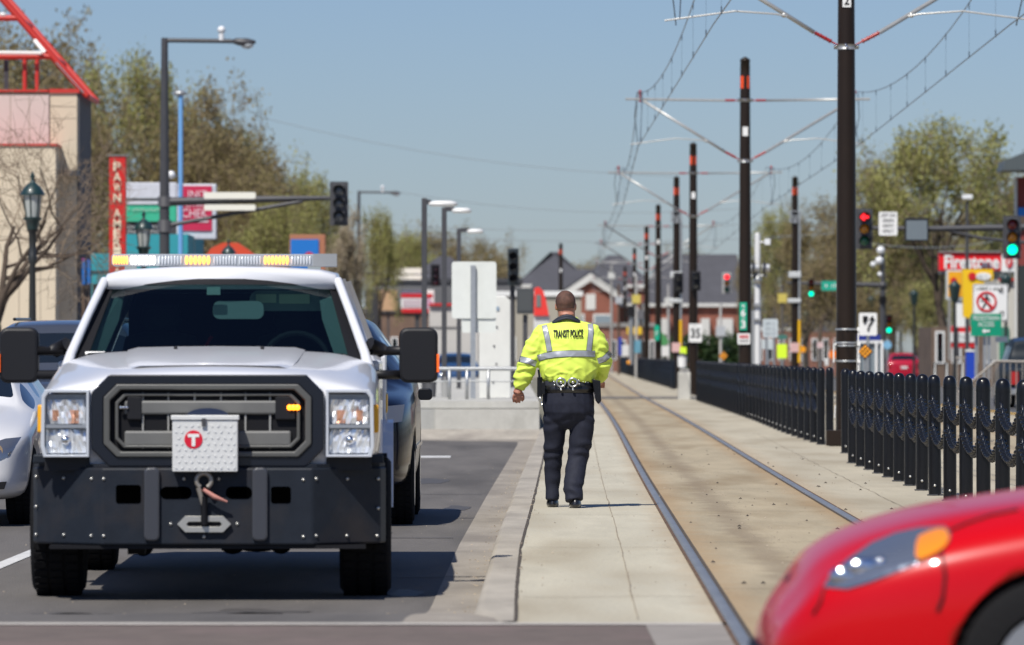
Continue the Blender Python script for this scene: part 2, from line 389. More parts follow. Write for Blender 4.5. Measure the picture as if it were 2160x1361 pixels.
for (x, y, a, b) in ((-1.4, 30.6, .30, .8), (-2.3, 29.8, .2, .5), (-.62, 33.5, .10, .5), (-1.1, 44.5, .15, .9), (-.5, 52, .12, .9), (-.9, 63, .2, 1.4)):
    M.add([(x+a*math.cos(k*.5236)*(1+.25*math.sin(k*2.1)), y+b*math.sin(k*.5236)*(1+.2*math.cos(k*1.7)), zrd(y+b*math.sin(k*.5236))+.0025) for k in range(12)], [tuple(range(12))])
M.build('oil_stain', mat('oil_dark', (.07, .064, .058), .6), fix=False)['kind'] = 'structure'
# dark crossing strip far down the track, far stop line and lane lines
strip('track_crossing_far', lambda d: interp(XS, d)+.1, lambda d: 10.3, zsl, 160, 167, mat('tar_strip', (.13, .12, .11), .85), .012)
M = MB().box(-3.46, -3.35, 36.5, 42.5, -.01, .006); M.box(-3.46, -3.35, 49, 55, -.01, .006); M.box(-3.46, -3.35, 62, 68, -.01, .006).box(-3.3, -.84, 77.4, 78.5, -.01, .006)
M.box(-3.5, -3.38, 76, 94, -.01, .006); M.box(13.6, 13.72, 60, 66, -.01, .006).box(13.6, 13.72, 80, 86, -.01, .006).build('road_marking', paint)['kind'] = 'structure'
# sidewalks
swm = mat('sidewalk_concrete', (.38, .36, .33), .85, var=.15, vs=.8)
MB().box(-16, -8.3, 30, 700, -.06, .155).build('sidewalk_west', swm)['kind'] = 'structure'
MB().box(21, 26, -20, 700, -.06, .155).build('sidewalk_east', swm)['kind'] = 'structure'
MB().box(26.01, 70, 170, 460, -.06, .17).build('lawn', lawn)['kind'] = 'structure'
# gravel chips and grit lying on the slab and in the gutter
M = MB(); rnd = random.Random(11)
def chip(x, y, z, s):
    a = rnd.uniform(0, 3); vs = []
    for k in range(5): vs.append((x+s*rnd.uniform(.6, 1)*math.cos(a+k*1.257), y+s*rnd.uniform(.6, 1.2)*math.sin(a+k*1.257), z))
    vs.append((x, y, z+s*.7)); M.add(vs, [(k, (k+1) % 5, 5) for k in range(5)])
for i in range(800):
    d = 30+60*rnd.random()**1.4
    x = rnd.choice([interp(XS, d)+rnd.gauss(0, .03), tc(d)+rnd.gauss(0, .35), tc(d)-.07+rnd.gauss(0, .07), tc(d)-.07+rnd.gauss(0, .07), tc(d)+rnd.uniform(.8, 1.6), rnd.uniform(interp(XS, d), tc(d)-.8), tc(d)+rnd.gauss(.75, .1)])
    chip(x, d, zsl(d)+.006, rnd.choice([.004, .006, .008, .011]))
for i in range(160):
    d = 30+40*rnd.random(); chip(interp(XC, d)-abs(rnd.gauss(0, .08))-.03, d, zrd(d)+.004, rnd.choice([.006, .009, .012]))
for i in range(260):
    d = 29+60*rnd.random()**1.4; chip(rnd.uniform(-4, interp(XA, d)), d, zrd(d)+.002, rnd.choice([.004, .006, .009]))
o = M.build('gravel', mat('gravel_chip', (.27, .225, .17), .9, var=.6, vs=3)); o['kind'] = 'stuff'
M = MB(); rnd = random.Random(5)
for i in range(90):
    d = 31+45*rnd.random()**1.3; chip(rnd.uniform(tc(d)-.6, tc(d)+1.6), d, zsl(d)+.006, rnd.choice([.008, .014, .02]))
o = M.build('track_debris', mat('dark_debris', (.05, .04, .03), .9)); o['kind'] = 'stuff'
# ---------------------------------------------------------------- vehicles
def loft_body(name, sts, m, root, wheels=(), glass_side=(), glass_top=(), inset=.024, gm=None, sub=2, arch=None):
    """sts: (y, half width, bottom z, shoulder z, top half width, top z)"""
    vs = []; n = 10
    for (y, w, zb, zs, wr, zr) in sts:
        p = [(0, zb), (.8*w, zb), (w-.03, zb+.05), (w, zb+(zs-zb)*.35), (w, zs-(zs-zb)*.2), (w-.03, zs), (wr, zr-.045), (wr-.09, zr-.008), (.4*wr, zr+.006), (0, zr+.012)]
        vs += [(x, y, z) for x, z in p]+[(-x, y, z) for x, z in p[8:0:-1]]
    k = 18; bm = bmesh.new(); bv = [bm.verts.new(v) for v in vs]; ns = len(sts)
    gf = []
    for i in range(ns-1):
        for j in range(k):
            f = bm.faces.new((bv[i*k+j], bv[i*k+(j+1) % k], bv[(i+1)*k+(j+1) % k], bv[(i+1)*k+j])); f.smooth = True
            side = j in (5, 12); top = j in (6, 7, 8, 9, 10, 11)
            if side and i in glass_side: gf.append(([f], 'w'))
            if top and i in glass_top:
                gf.append(([f], ('t', i)))
    bm.faces.new([bv[j] for j in range(k)][::-1]); bm.faces.new([bv[(ns-1)*k+j] for j in range(k)])
    bmesh.ops.recalc_face_normals(bm, faces=bm.faces)
    for i in glass_top:
        fs = [g[0][0] for g in gf if g[1] == ('t', i)]
        bmesh.ops.inset_region(bm, faces=fs, thickness=inset, use_boundary=True)
        for f in fs: f.material_index = 1
    fs = [g[0][0] for g in gf if g[1] == 'w']
    if fs:
        r = bmesh.ops.inset_individual(bm, faces=fs, thickness=inset)
        for f in fs: f.material_index = 1
    me = bpy.data.meshes.new(name); bm.to_mesh(me); bm.free(); me.materials.append(m); me.materials.append(gm or M_glassk)
    o = bpy.data.objects.new(name, me); C.objects.link(o); ORG[o.name] = Vector((0, 0, 0))
    s = o.modifiers.new('s', 'SUBSURF'); s.levels = sub; s.render_levels = sub
    tmp = []
    for (y, z, r) in wheels:
        c = MB().lathe((-1.4, y, z), [(r, 0), (r, 2.8)], 40, 'x').build('cut'); tmp.append(c)
        b = o.modifiers.new('b', 'BOOLEAN'); b.operation = 'DIFFERENCE'; b.solver = 'EXACT'; b.object = c; b.use_self = False
    me2 = evaluated(o); o.modifiers.clear(); o.data = me2
    for c in tmp: bpy.data.objects.remove(c)
    # split the glass off as its own part
    if fs or glass_top:
        bm = bmesh.new(); bm.from_mesh(me2); bmesh.ops.delete(bm, geom=[f for f in bm.faces if f.material_index != 1], context='FACES')
        gme = bpy.data.meshes.new('windows'); bm.to_mesh(gme); bm.free()
        for p in gme.polygons: p.material_index = 0
        gme.materials.clear(); gme.materials.append(gm or M_glassk)
        go = bpy.data.objects.new('windows', gme); C.objects.link(go); go.parent = root; ORG[go.name] = Vector((0, 0, 0))
        bm = bmesh.new(); bm.from_mesh(me2); bmesh.ops.delete(bm, geom=[f for f in bm.faces if f.material_index == 1], context='FACES')
        bm.to_mesh(me2); bm.free()
    me2.materials.clear(); me2.materials.append(m)
    o.parent = root
    return o
def wheel(root, x, y, r, w, rim_m=None, spokes=5, name='wheel'):
    s = 1 if x > 0 else -1
    t = MB(); prof = [(r*.62, -w/2), (r*.9, -w/2), (r*.985, -w*.4), (r, -w*.25), (r, w*.25), (r*.985, w*.4), (r*.9, w/2), (r*.62, w/2)]
    t.lathe((x, y, r), prof, 40, 'x')
    for k in range(44):      # tread blocks
        a = 2*math.pi*k/44
        for xx in (-.3, 0, .3):
            c = Vector((x+xx*w, y+math.cos(a+xx)*r*1.003, r+math.sin(a+xx)*r*1.003)); u = Vector((0, -math.sin(a+xx), math.cos(a+xx)))*r*.05; v = Vector((w*.12, 0, 0)); nn = Vector((0, math.cos(a+xx), math.sin(a+xx)))*.008
            t.add([c-u-v, c+u-v, c+u+v, c-u+v, c-u-v+nn, c+u-v+nn, c+u+v+nn, c-u+v+nn], [(4, 5, 6, 7), (0, 1, 5, 4), (1, 2, 6, 5), (2, 3, 7, 6), (3, 0, 4, 7)])
    tw = t.build(name, M_rubber, root, fix=False)
    rm = MB(); xo = x+s*w*.38
    rm.lathe((xo, y, r), [(r*.64, s*.03), (r*.6, s*.03), (r*.57, -s*.05), (r*.1, -s*.07)], 32, 'x')
    for k in range(spokes):
        a = 2*math.pi*k/spokes+.3; ca, sa = math.cos(a), math.sin(a)
        P = lambda rr, t2, dx: (xo+s*dx, y+rr*ca-t2*sa, r+rr*sa+t2*ca)
        rm.add([P(r*.08, -.035, .0), P(r*.08, .035, .0), P(r*.61, .03, .02), P(r*.61, -.03, .02), P(r*.08, -.045, -.04), P(r*.08, .045, -.04), P(r*.61, .04, -.02), P(r*.61, -.04, -.02)],
               [(0, 1, 2, 3), (0, 4, 5, 1), (1, 5, 6, 2), (2, 6, 7, 3), (3, 7, 4, 0)])
    rm.lathe((xo, y, r), [(r*.14, -.02*s), (r*.14, s*.02), (0, s*.025)], 16, 'x')
    rm.build('rim', rim_m or M_chrome, tw)
    return tw
def local_thing(name, label, cat, group=None):
    o = thing(name, (0, 0, 0), label, cat, group); ORG[o.name] = Vector((0, 0, 0)); return o
def place(o, x, y, rz=0): o.location = (x, y, 0); o.rotation_euler = (0, 0, rz)

# ---- the white pickup -------------------------------------------------------
def pickup():
    t = local_thing('pickup_truck', 'white heavy pickup truck with amber light bar and black steel winch bumper', 'pickup truck')
    wht = mat('truck_white', (.64, .65, .68), .28, coat=.6, var=.03, vs=2)
    front = [(.10, .93, .74, 1.195, .60, 1.27), (.16, .955, .72, 1.215, .66, 1.305), (.45, .975, .70, 1.25, .70, 1.345), (1.0, .985, .66, 1.30, .74, 1.395), (1.5, .985, .6, 1.345, .80, 1.432), (1.74, .98, .56, 1.36, .85, 1.428), (1.86, .975, .56, 1.36, .86, 1.385), (2.0, .97, .56, 1.36, .86, 1.37)]
    b = loft_body('body', front, wht, t, wheels=[(.93, .41, .50)])
    # raised hood centre panel
    M = MB(); vs = []
    for y, z, w in ((.35, 1.342, .40), (.7, 1.388, .44), (1.2, 1.428, .46), (1.62, 1.452, .47)):
        vs += [(-w-.06, y, z-.018), (-w, y, z-.002), (-w*.5, y, z+.003), (0, y, z+.005), (w*.5, y, z+.003), (w, y, z-.002), (w+.06, y, z-.018)]
    M.add(vs, [(7*i+k, 7*i+k+1, 7*i+k+8, 7*i+k+7) for i in range(3) for k in range(6)], True); M.build('hood_panel', wht, t)
    MB().ball((-.235, 1.35, 1.446), .012).ball((.28, 1.35, 1.446), .012).build('washer_nozzle', M_blackm, t)
    # cab lower, doors and bed
    M = MB(); M.prismz([(-.97, 1.98), (.97, 1.98), (.985, 3.4), (.98, 5.0), (-.98, 5.0), (-.985, 3.4)], .48, 1.37); M.build('cab_side', wht, t, bevel=.02)
    MB().box(-.80, .80, 4.3, 6.8, .5, .7).build('chassis', M_blackm, t)
    M = MB(); M.box(-1.0, 1.0, 5.06, 5.12, .62, 1.40).box(-1.0, -.93, 5.12, 7.2, .62, 1.42).box(.93, 1.0, 5.12, 7.2, .62, 1.42).box(-1.0, 1.0, 7.2, 7.26, .62, 1.42).box(-.93, .93, 5.12, 7.2, .62, .66)
    M.build('cargo_bed', wht, t, bevel=.012)
    for s in (-1, 1):
        MB().box(min(s*1.001, s*1.008), max(s*1.001, s*1.008), 5.2, 7.1, 1.02, 1.14).build('side_stripe', M_yellow, t)
        M = MB(); ys = [4.35+1.3*k/12 for k in range(13)]
        # wheel arch flare at the rear
        out = [(4.95+.56*math.cos(R(180-k*15)), .42+.56*math.sin(R(180-k*15))) for k in range(13)]; inn = [(4.95+.47*math.cos(R(180-k*15)), .42+.47*math.sin(R(180-k*15))) for k in range(13)]
        vs = [(s*x, y, z) for x in (.98, 1.05) for (y, z) in out+inn]
        M.add(vs, [f for k in range(12) for f in ((k, k+1, 13+k+1, 13+k), (26+k, 26+13+k, 26+13+k+1, 26+k+1), (k, 26+k, 26+k+1, k+1), (13+k, 13+k+1, 39+k+1, 39+k))]); M.build('arch_flare', wht, t)
    # roof, pillars, windows
    M = MB(); vs = []; prof = [(.705, -.055), (.725, -.02), (.70, .025), (.6, .05), (.3, .068), (0, .072)]
    ry = [(2.44, 1.862, .99), (2.52, 1.878, 1.0), (3.2, 1.89, 1.01), (4.3, 1.885, 1.0), (4.85, 1.86, .98)]
    for y, z, k in ry: vs += [(x*k, y, z+dz) for x, dz in prof]+[(-x*k, y, z+dz) for x, dz in prof[-2::-1]]
    fs = [(11*i+k, 11*i+k+1, 11*i+k+12, 11*i+k+11) for i in range(4) for k in range(10)]+[tuple(range(11)), tuple(range(44, 55))]+[(11*i, 11*i+11, 11*i+21, 11*i+10) for i in range(4)]
    M.add(vs, fs, True); M.build('roof', wht, t)
    for s in (-1, 1):
        MB().tube([(s*.905, 1.80, 1.33), (s*.885, 1.86, 1.41), (s*.80, 2.15, 1.64), (s*.715, 2.46, 1.86)], [.036, .030, .027, .027], 10).build('windscreen_pillar', wht, t)
        MB().tube([(s*.90, 3.35, 1.34), (s*.71, 3.4, 1.87)], .045, 8).tube([(s*.90, 4.7, 1.34), (s*.70, 4.75, 1.86)], .08, 8).build('door_pillar', wht, t)
        MB().add([(s*.915, 1.95, 1.36), (s*.915, 4.7, 1.36), (s*.715, 4.7, 1.86), (s*.715, 2.5, 1.86)], [(0, 1, 2, 3)]).build('side_window', M_glassk, t)
        MB().add([(s*.70, 2.05, 1.40), (s*.80, 1.93, 1.40), (s*.665, 2.53, 1.82), (s*.59, 2.58, 1.82), (s*.62, 2.35, 1.62)], [(0, 1, 2, 3, 4)]).build('pillar_trim', mat('cab_trim', (.26, .31, .30), .6), t)
    MB().box(-.68, .68, 4.80, 4.84, 1.37, 1.86).build('cab_rear_wall', M_blackm, t)
    gl = bpy.data.materials.new('windscreen_glass'); gl.use_nodes = True; nt = gl.node_tree; nt.nodes.remove(nt.nodes['Principled BSDF'])
    tr = nt.nodes.new('ShaderNodeBsdfTransparent'); tr.inputs[0].default_value = (.24, .36, .37, 1); gs = nt.nodes.new('ShaderNodeBsdfGlossy'); gs.inputs['Roughness'].default_value = .03
    fr = nt.nodes.new('ShaderNodeFresnel'); fr.inputs[0].default_value = 1.5; mx = nt.nodes.new('ShaderNodeMixShader')
    nt.links.new(fr.outputs[0], mx.inputs[0]); nt.links.new(tr.outputs[0], mx.inputs[1]); nt.links.new(gs.outputs[0], mx.inputs[2]); nt.links.new(mx.outputs[0], nt.nodes['Material Output'].inputs[0])
    MATS['windscreen_glass'] = gl
    M = MB(); vs = []; n = 12
    for j in range(7):
        v = j/6; hw = .865+(.705-.865)*v
        for i in range(n+1):
            u = i/n*2-1; vs.append((u*hw, 1.72+v*.72+.13*u*u, 1.385+v*.485-.02*u*u*(1-v)+.0))
    M.add(vs, [(j*(n+1)+i, j*(n+1)+i+1, (j+1)*(n+1)+i+1, (j+1)*(n+1)+i) for j in range(6) for i in range(n)], True)
    ws = M.build('windscreen', gl, t, fix=False)
    # black ceramic border of the windscreen
    M = MB(); q = lambda u, v, o: (u*(.865+(.705-.865)*v), 1.718+v*.72+.13*u*u-o, 1.385+v*.485-.02*u*u*(1-v)+.001)
    for u0, u1, v0, v1 in ((-1, 1, .925, 1.0), (-1, 1, 0, .05), (-1, -.915, .05, .925), (.915, 1, .05, .925)):
        k = 10; vs = [q(u0+(u1-u0)*i/k, v0+(v1-v0)*j/k, .003) for j in range(k+1) for i in range(k+1)]
        M.add(vs, [(j*(k+1)+i, j*(k+1)+i+1, (j+1)*(k+1)+i+1, (j+1)*(k+1)+i) for j in range(k) for i in range(k)], True)
    M.build('windscreen_border', M_signb, t, fix=False)
    dk = mat('cab_fabric', (.018, .02, .024), .8)
    M = MB().box(-.86, .86, 1.95, 2.3, 1.05, 1.35).tube([(-.86, 2.0, 1.345), (.86, 2.0, 1.345)], .04, 8); M.build('dashboard', dk, t, bevel=.03)
    for x in (-.40, .43):
        M = MB().loft([((x, 3.1, .9), .27, .11), ((x, 3.12, 1.3), .27, .11), ((x, 3.2, 1.52), .22, .09), ((x, 3.22, 1.55), .1, .05)]); M.loft([((x, 3.2, 1.55), .10, .05), ((x, 3.21, 1.62), .13, .06), ((x, 3.22, 1.72), .11, .05)]); M.build('seat', dk, t)
    M = MB(); cc = Vector((.46, 2.45, 1.36)); pth = [cc+Vector((.20*math.cos(R(a)), .08*math.sin(R(a)), .18*math.sin(R(a)))) for a in range(0, 361, 15)]; M.tube(pth, .016, 8, False); M.tube([cc+Vector((-.19, 0, 0)), cc+Vector((.19, 0, 0))], .025, 8)
    M.build('steering_wheel', dk, t)
    M = MB().prism(rrect(.17, 1.675, .655, 1.80, .055), 2.56, 2.58); M.build('sun_visor', mat('visor_grey', (.30, .35, .33), .7), t)
    MB().prism(rrect(.21, 1.725, .335, 1.778, .005), 2.548, 2.559).prism(rrect(.352, 1.72, .54, 1.778, .005), 2.548, 2.559).build('visor_label', mat('label_cream', (.75, .78, .55), .6), t)
    MB().prism(rrect(-.05, 1.625, .26, 1.735, .04), 2.45, 2.49).build('rear_view_mirror', mat('mirror_face', (.45, .52, .5), .3), t)
    MB().box(-.085, -.003, 2.37, 2.38, 1.772, 1.82).build('toll_tag', mat('tag_pale', (.6, .72, .66), .6), t)
    MB().add([(-.80, 1.88, 1.41), (-.68, 1.85, 1.41), (-.68, 1.865, 1.425), (-.80, 1.89, 1.425)], [(0, 1, 2, 3)]).build('sticker', M_signw, t)
    for x0, x1 in ((-.78, -.02), (.02, .76)):
        MB().tube([(x0, 1.79, 1.41), ((x0+x1)/2, 1.735, 1.425), (x1, 1.73, 1.405)], .008, 6).tube([(x1, 1.73, 1.40), (x1+.03, 1.68, 1.39)], .012, 6).build('wiper', M_blackm, t)
    MB().tube([(-.15, 3.1, 1.4), (-.08, 3.05, 1.52)], .012, 6).build('seat_belt', M_red, t)
    # grille
    gk = mat('grille_black', (.005, .007, .013), .3, coat=.2); gg = mat('grille_grey', (.165, .165, .155), .42, coat=.15, var=.08, vs=9)
    zc = 1.03; gr = MB().ring(chamfer(0, zc, .662, .262, .10), chamfer(0, zc, .592, .205, .075), .045, .30).build('grille', gk, t, bevel=.008)
    MB().ring(chamfer(0, zc, .592, .208, .075), chamfer(0, zc, .556, .176, .062), .03, .14).build('grille_frame', mat('grille_frame_grey', (.085, .085, .08), .4, coat=.2), gr, bevel=.008)
    MB().ring(chamfer(0, zc, .527, .156, .05), chamfer(0, zc, .508, .140, .044), .05, .15).build('grille_inner_frame', mat('grille_frame_grey', (1, 1, 1)), gr, bevel=.006)
    MB().prism(chamfer(0, zc, .60, .22, .1), .086, .098).build('grille_backing', M_signb, gr)
    for z0, z1 in ((1.065, 1.145), (.883, .972)):
        MB().prism([(-.475, z0), (.475, z0), (.475, z1), (-.475, z1)], .06, .16).build('grille_bar', mat('grille_bar_grey', (.13, .13, .125), .42, coat=.15, var=.08, vs=9), gr, bevel=.012)
    MB().box(-.46, -.375, .055, .15, 1.035, 1.17).box(.385, .50, .055, .15, 1.035, 1.17).build('strobe_bracket', M_blackm, gr, bevel=.006)
    M = MB()
    for x in (-.37, -.225, -.075, .075, .215, .355): M.box(x-.005, x+.005, .072, .10, .87, 1.19)
    M.build('grille_divider', mat('divider_grey', (.28, .28, .27), .5), gr)
    for z in (.90, .93, .96): pass
    led = mat('amber_led', (.9, .3, .02), .3, emit=(1, .22, .01), es=6)
    M = MB()
    for k in range(3): M.ball((.468+.022*k-.0, .05, 1.105), .016, 10, 8)
    M.build('strobe_light', led, gr)['label'] = 'lit amber strobe light'
    M = MB()
    for k in range(3): M.ball((-.495+.017*k, .05, 1.105), .011, 8, 6)
    M.build('strobe_light', M_chrome, gr)
    MB().prism([(.125*math.cos(k*.2244), 1.05+.052*math.sin(k*.2244)) for k in range(28)], .035, .07).build('emblem', mat('emblem_navy', (.01, .018, .05), .2, coat=.5), gr)
    # headlights
    chf = mat('reflector_chrome', (.80, .82, .84), .24, .55); amb = mat('amber_reflector', (.80, .42, .27), .2, .6)
    rnd = random.Random(2)
    for s in (-1, 1):
        sx = lambda a: s*a
        hl = MB().ring([(sx(x), z) for x, z in [(.675, .822), (.935, .822), (.95, .88), (.945, 1.17), (.925, 1.208), (.675, 1.208)]],
                       [(sx(x), z) for x, z in [(.69, .836), (.915, .836), (.928, .885), (.925, 1.16), (.905, 1.19), (.69, 1.19)]], .03, .16).build('headlight', mat('bezel_grey', (.62, .65, .70), .2, .3), t, bevel=.004)
        MB().prism([(sx(x), z) for x, z in [(.68, .83), (.925, .83), (.93, 1.18), (.68, 1.18)]], .088, .098).build('lamp_housing', mat('housing_grey', (.30, .32, .35), .3, .3), hl)
        def facets(x0, x1, z0, z1, nx, nz, m, nm, jit, y=.07):
            M = MB(); vs = []
            for j in range(nz+1):
                for i in range(nx+1): vs.append((sx(x0+(x1-x0)*i/nx), y+rnd.uniform(-jit, jit)+.010*math.cos(i*math.pi/nx*2), z0+(z1-z0)*j/nz))
            M.add(vs, [(j*(nx+1)+i, j*(nx+1)+i+1, (j+1)*(nx+1)+i+1, (j+1)*(nx+1)+i) for j in range(nz) for i in range(nx)]); M.build(nm, m, hl, fix=False)
        facets(.70, .915, 1.012, 1.15, 16, 4, chf, 'high_beam_reflector', .011)
        facets(.735, .785, 1.015, 1.09, 4, 3, amb, 'indicator_reflector', .007, .058)
        facets(.845, .885, 1.03, 1.09, 3, 2, amb, 'indicator_reflector', .007, .058)
        facets(.695, .922, .845, .980, 16, 4, chf, 'low_beam_reflector', .011)
        MB().box(min(sx(.69), sx(.925)), max(sx(.69), sx(.925)), .045, .09, .988, 1.008).build('lamp_divider', mat('housing_grey', (1, 1, 1)), hl)
        MB().ball((sx(.81), .055, .92), .028).build('bulb_cap', M_chrome, hl)
        MB().prism([(sx(.675), .745), (sx(.935), .745), (sx(.93), .82), (sx(.675), .82)], .11, .16).build('valance', M_blackm, t)
        MB().box(min(sx(.936), sx(.975)), max(sx(.936), sx(.975)), .13, .30, .96, 1.12).build('side_marker', mat('marker_amber', (.8, .38, .01), .3), t, bevel=.01)
    # bumper
    st = mat('bumper_steel', (.014, .018, .026), .5, spec=.22, var=.15, vs=8, bump=.05, bs=60, dirt=((.06, .045, .035), 2.5, .35))
    plan = [(-1.015, .40), (-.985, .30), (-.60, 0), (.60, 0), (.985, .30), (1.015, .40), (1.0, .55), (-1.0, .55)]
    bp = MB().prismz(plan, .322, .762).build('bumper', st, t, bevel=.012)
    pl2 = [(-1.01, .42), (-.98, .33), (-.62, .05), (.62, .05), (.98, .33), (1.01, .42), (1.0, .55), (-1.0, .55)]
    MB().prismz(pl2, .764, .782).build('bumper_lip', st, bp)
    for s in (-1, 1): MB().prism([(s*.70, .784), (s*1.005, .784), (s*1.0, .835), (s*.665, .835)], .17, .30).build('bumper_end_cap', st, bp, bevel=.008)
    MB().box(-.90, .90, .02, .5, .30, .32).build('bumper_skid', M_signb, bp)
    for x in (-.315, .30): MB().prism(rrect(x-.045, .345, x+.045, .765, .03), -.03, .0).build('bumper_post', mat('post_steel', (.042, .045, .055), .35, coat=.2), bp, bevel=.012)
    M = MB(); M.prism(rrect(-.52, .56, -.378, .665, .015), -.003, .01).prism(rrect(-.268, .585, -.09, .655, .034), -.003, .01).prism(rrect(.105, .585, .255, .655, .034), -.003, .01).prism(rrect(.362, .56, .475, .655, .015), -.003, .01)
    M.build('bumper_hole_plate', mat('hole_dark_paint', (.0005, .0005, .0005), 1, spec=0), bp)  # black plates painted for the dark inside holes; the steel is not cut
    bolt = MB()
    for px, py in ((73, 1005), (133, 1008), (193, 1010), (73, 1068), (73, 1127), (133, 1128), (192, 1130), (219, 1010), (219, 1130), (639, 1012), (666, 1010), (730, 1010), (793, 1010), (793, 1072), (639, 1132), (666, 1130), (729, 1130), (791, 1130), (360, 1105), (500, 1105), (430, 1132), (388, 1010), (461, 1010)):
        x = (px-437)/370; y = max(0, (abs(x)-.6)*.30/.385); x *= 1+y/32; bolt.ball((x, y, 1.41-(py-747)/370*(1+y/32)), .0105, 8, 6)
    bolt.build('bolt_head', mat('bolt_zinc', (.55, .54, .5), .35, .8), bp)
    fl = MB().ring(chamfer(-.017, .442, .152, .046, .045), chamfer(-.017, .442, .10, .014, .012), -.028, .0).build('fairlead', mat('fairlead_alloy', (.55, .53, .48), .35, .7), bp, bevel=.005)
    MB().box(-.117, .083, -.006, -.002, .425, .459).build('fairlead_slot', M_signb, fl)
    M = MB(); cc = Vector((-.018, -.05, .69)); M.tube([cc+Vector((.042*math.cos(R(a)), 0, .042*math.sin(R(a)))) for a in range(-60, 241, 20)], .014, 8); M.tube([cc+Vector((-.03, 0, -.04)), (-.02, -.045, .55), (-.012, -.035, .45)], [.016, .014, .012], 8)
    M.build('winch_hook', mat('hook_steel', (.35, .32, .28), .4, .6), t)
    MB().tube([(-.02, -.06, .64), (.04, -.065, .60), (.115, -.055, .57)], [.012, .016, .006], 6).build('winch_strap', mat('strap_pink', (.5, .22, .18), .7), t)
    MB().tube([(-.018, -.045, .60), (-.015, -.04, .44)], .02, 6).build('winch_rope', M_signb, t)
    # tread-plate box with its T roundel
    tp = mat('tread_plate', (.70, .70, .68), .45, .25, var=.05, vs=20)
    bx = MB().prism(rrect(-.195, .742, .175, 1.035, .006), -.10, .03).build('tool_box', tp, t, bevel=.004)
    MB().prism(rrect(-.203, 1.036, .183, 1.062, .004), -.108, .03).build('tool_box_lid', tp, bx, bevel=.003)
    M = MB()
    for i in range(10):
        for j in range(8):
            x = -.175+.037*i+(.0185 if j % 2 else 0); z = .765+.034*j
            if x > .165 or abs(x+.075) < .058 and abs(z-.925) < .058: continue
            a = 1 if (i+j) % 2 else -1; M.add([(x-.012, -.101, z-a*.007), (x, -.106, z-.005), (x+.012, -.101, z+a*.007), (x, -.106, z+.005)], [(0, 1, 2, 3)])
    M.build('tread_pattern', mat('tread_raised', (.92, .92, .90), .25, .3), bx)
    MB().prism(disc(-.075, .925, .052, 28), -.104, -.10).build('roundel', mat('roundel_red', (.6, .008, .03), .4), bx)
    MB().box(-.107, -.043, -.107, -.1042, .938, .957).box(-.085, -.065, -.107, -.1042, .887, .938).build('letter_t', M_signw, bx)
    MB().box(-.028, -.004, -.118, -.106, 1.0, 1.045).build('latch', M_grey, bx)
    # tow mirrors
    for s in (-1, 1):
        mr = MB().prism([(s*x, z) for x, z in rrect(1.09, 1.235, 1.325, 1.57, .05)], 1.98, 2.14).build('mirror', M_blackm, t, bevel=.02)
        MB().tube([(s*.92, 1.92, 1.43), (s*1.10, 2.02, 1.43)], .028, 8).tube([(s*.93, 1.92, 1.285), (s*1.10, 2.02, 1.285)], .028, 8).tube([(s*.91, 1.92, 1.47), (s*.99, 1.98, 1.43)], .045, 8).build('mirror_arm', M_blackm, mr)
        MB().box(min(s*1.318, s*1.332), max(s*1.318, s*1.332), 1.97, 2.04, 1.30, 1.41).build('mirror_marker', mat('marker_orange', (.85, .13, .01), .3, emit=(1, .12, .01), es=.4), mr)
    # roof light bar
    lb = MB().prism(rrect(-.70, 1.957, .70, 2.032, .02), 2.98, 3.22).build('light_bar', mat('light_bar_clear', (.42, .44, .47), .2, .35, coat=.5), t, bevel=.006)
    MB().box(-.62, -.55, 3.05, 3.15, 1.925, 1.958).box(.52, .60, 3.05, 3.15, 1.925, 1.958).build('light_bar_foot', M_chrome, lb)
    MB().box(.555, .702, 2.972, 3.225, 1.955, 2.034).build('light_bar_end', mat('lens_smoke', (.25, .26, .27), .25, coat=.4), lb)
    ea = mat('amber_lamp', (.9, .45, .1), .3, emit=(1, .36, .06), es=2.4); ew = mat('white_lamp', (.9, .9, .9), .3, emit=(1, .97, .88), es=4); cl = mat('clear_lens', (.72, .75, .78), .12, .3, coat=.5)
    for px0, px1, m, n in ((239, 272, ea, 6), (276, 330, ew, 7), (334, 386, cl, 8), (390, 445, ea, 6), (450, 500, cl, 8), (503, 552, cl, 8), (556, 610, ea, 7), (613, 657, cl, 7)):
        M = MB()
        for k in range(n):
            a = (px0+(px1-px0)*(k+.5)/n-473)/338; M.ball((a, 2.978, 1.994), .5, 10, 8, sc=((px1-px0)/n/338*.80, .03, .056))
        M.build('lamp_module', m, lb)
    for x, r in ((-.95, 0), (.95, 0)): pass
    for x in (-.895, .895):
        wheel(t, x, .93, .41, .30, mat('truck_rim', (.35, .35, .36), .35, .8), 8); wheel(t, x, 4.95, .41, .27, mat('truck_rim', (1, 1, 1)), 8)
    M = MB().tube([(-.8, .93, .42), (.8, .93, .42)], .055, 10).ball((.26, .93, .36), .14, 14, 10, sc=(1.4, 1, .8)).ball((-.40, .8, .29), .06, 12, 8).ball((.40, .85, .31), .07, 12, 8).tube([(-.8, 4.95, .42), (.8, 4.95, .42)], .06, 10).ball((0, 4.95, .42), .17, 14, 10).box(-.42, -.34, .4, 6, .42, .56).box(.34, .42, .4, 6, .42, .56).ball((.12, .8, .33), .09).box(-.48, -.38, .55, .7, .25, .36).tube([(.3, .8, .36), (.75, 1.1, .33)], .03, 8)
    M.build('axle', M_signb, t)
    return t
tr = pickup(); place(tr, -1.735, 32.4, .019)

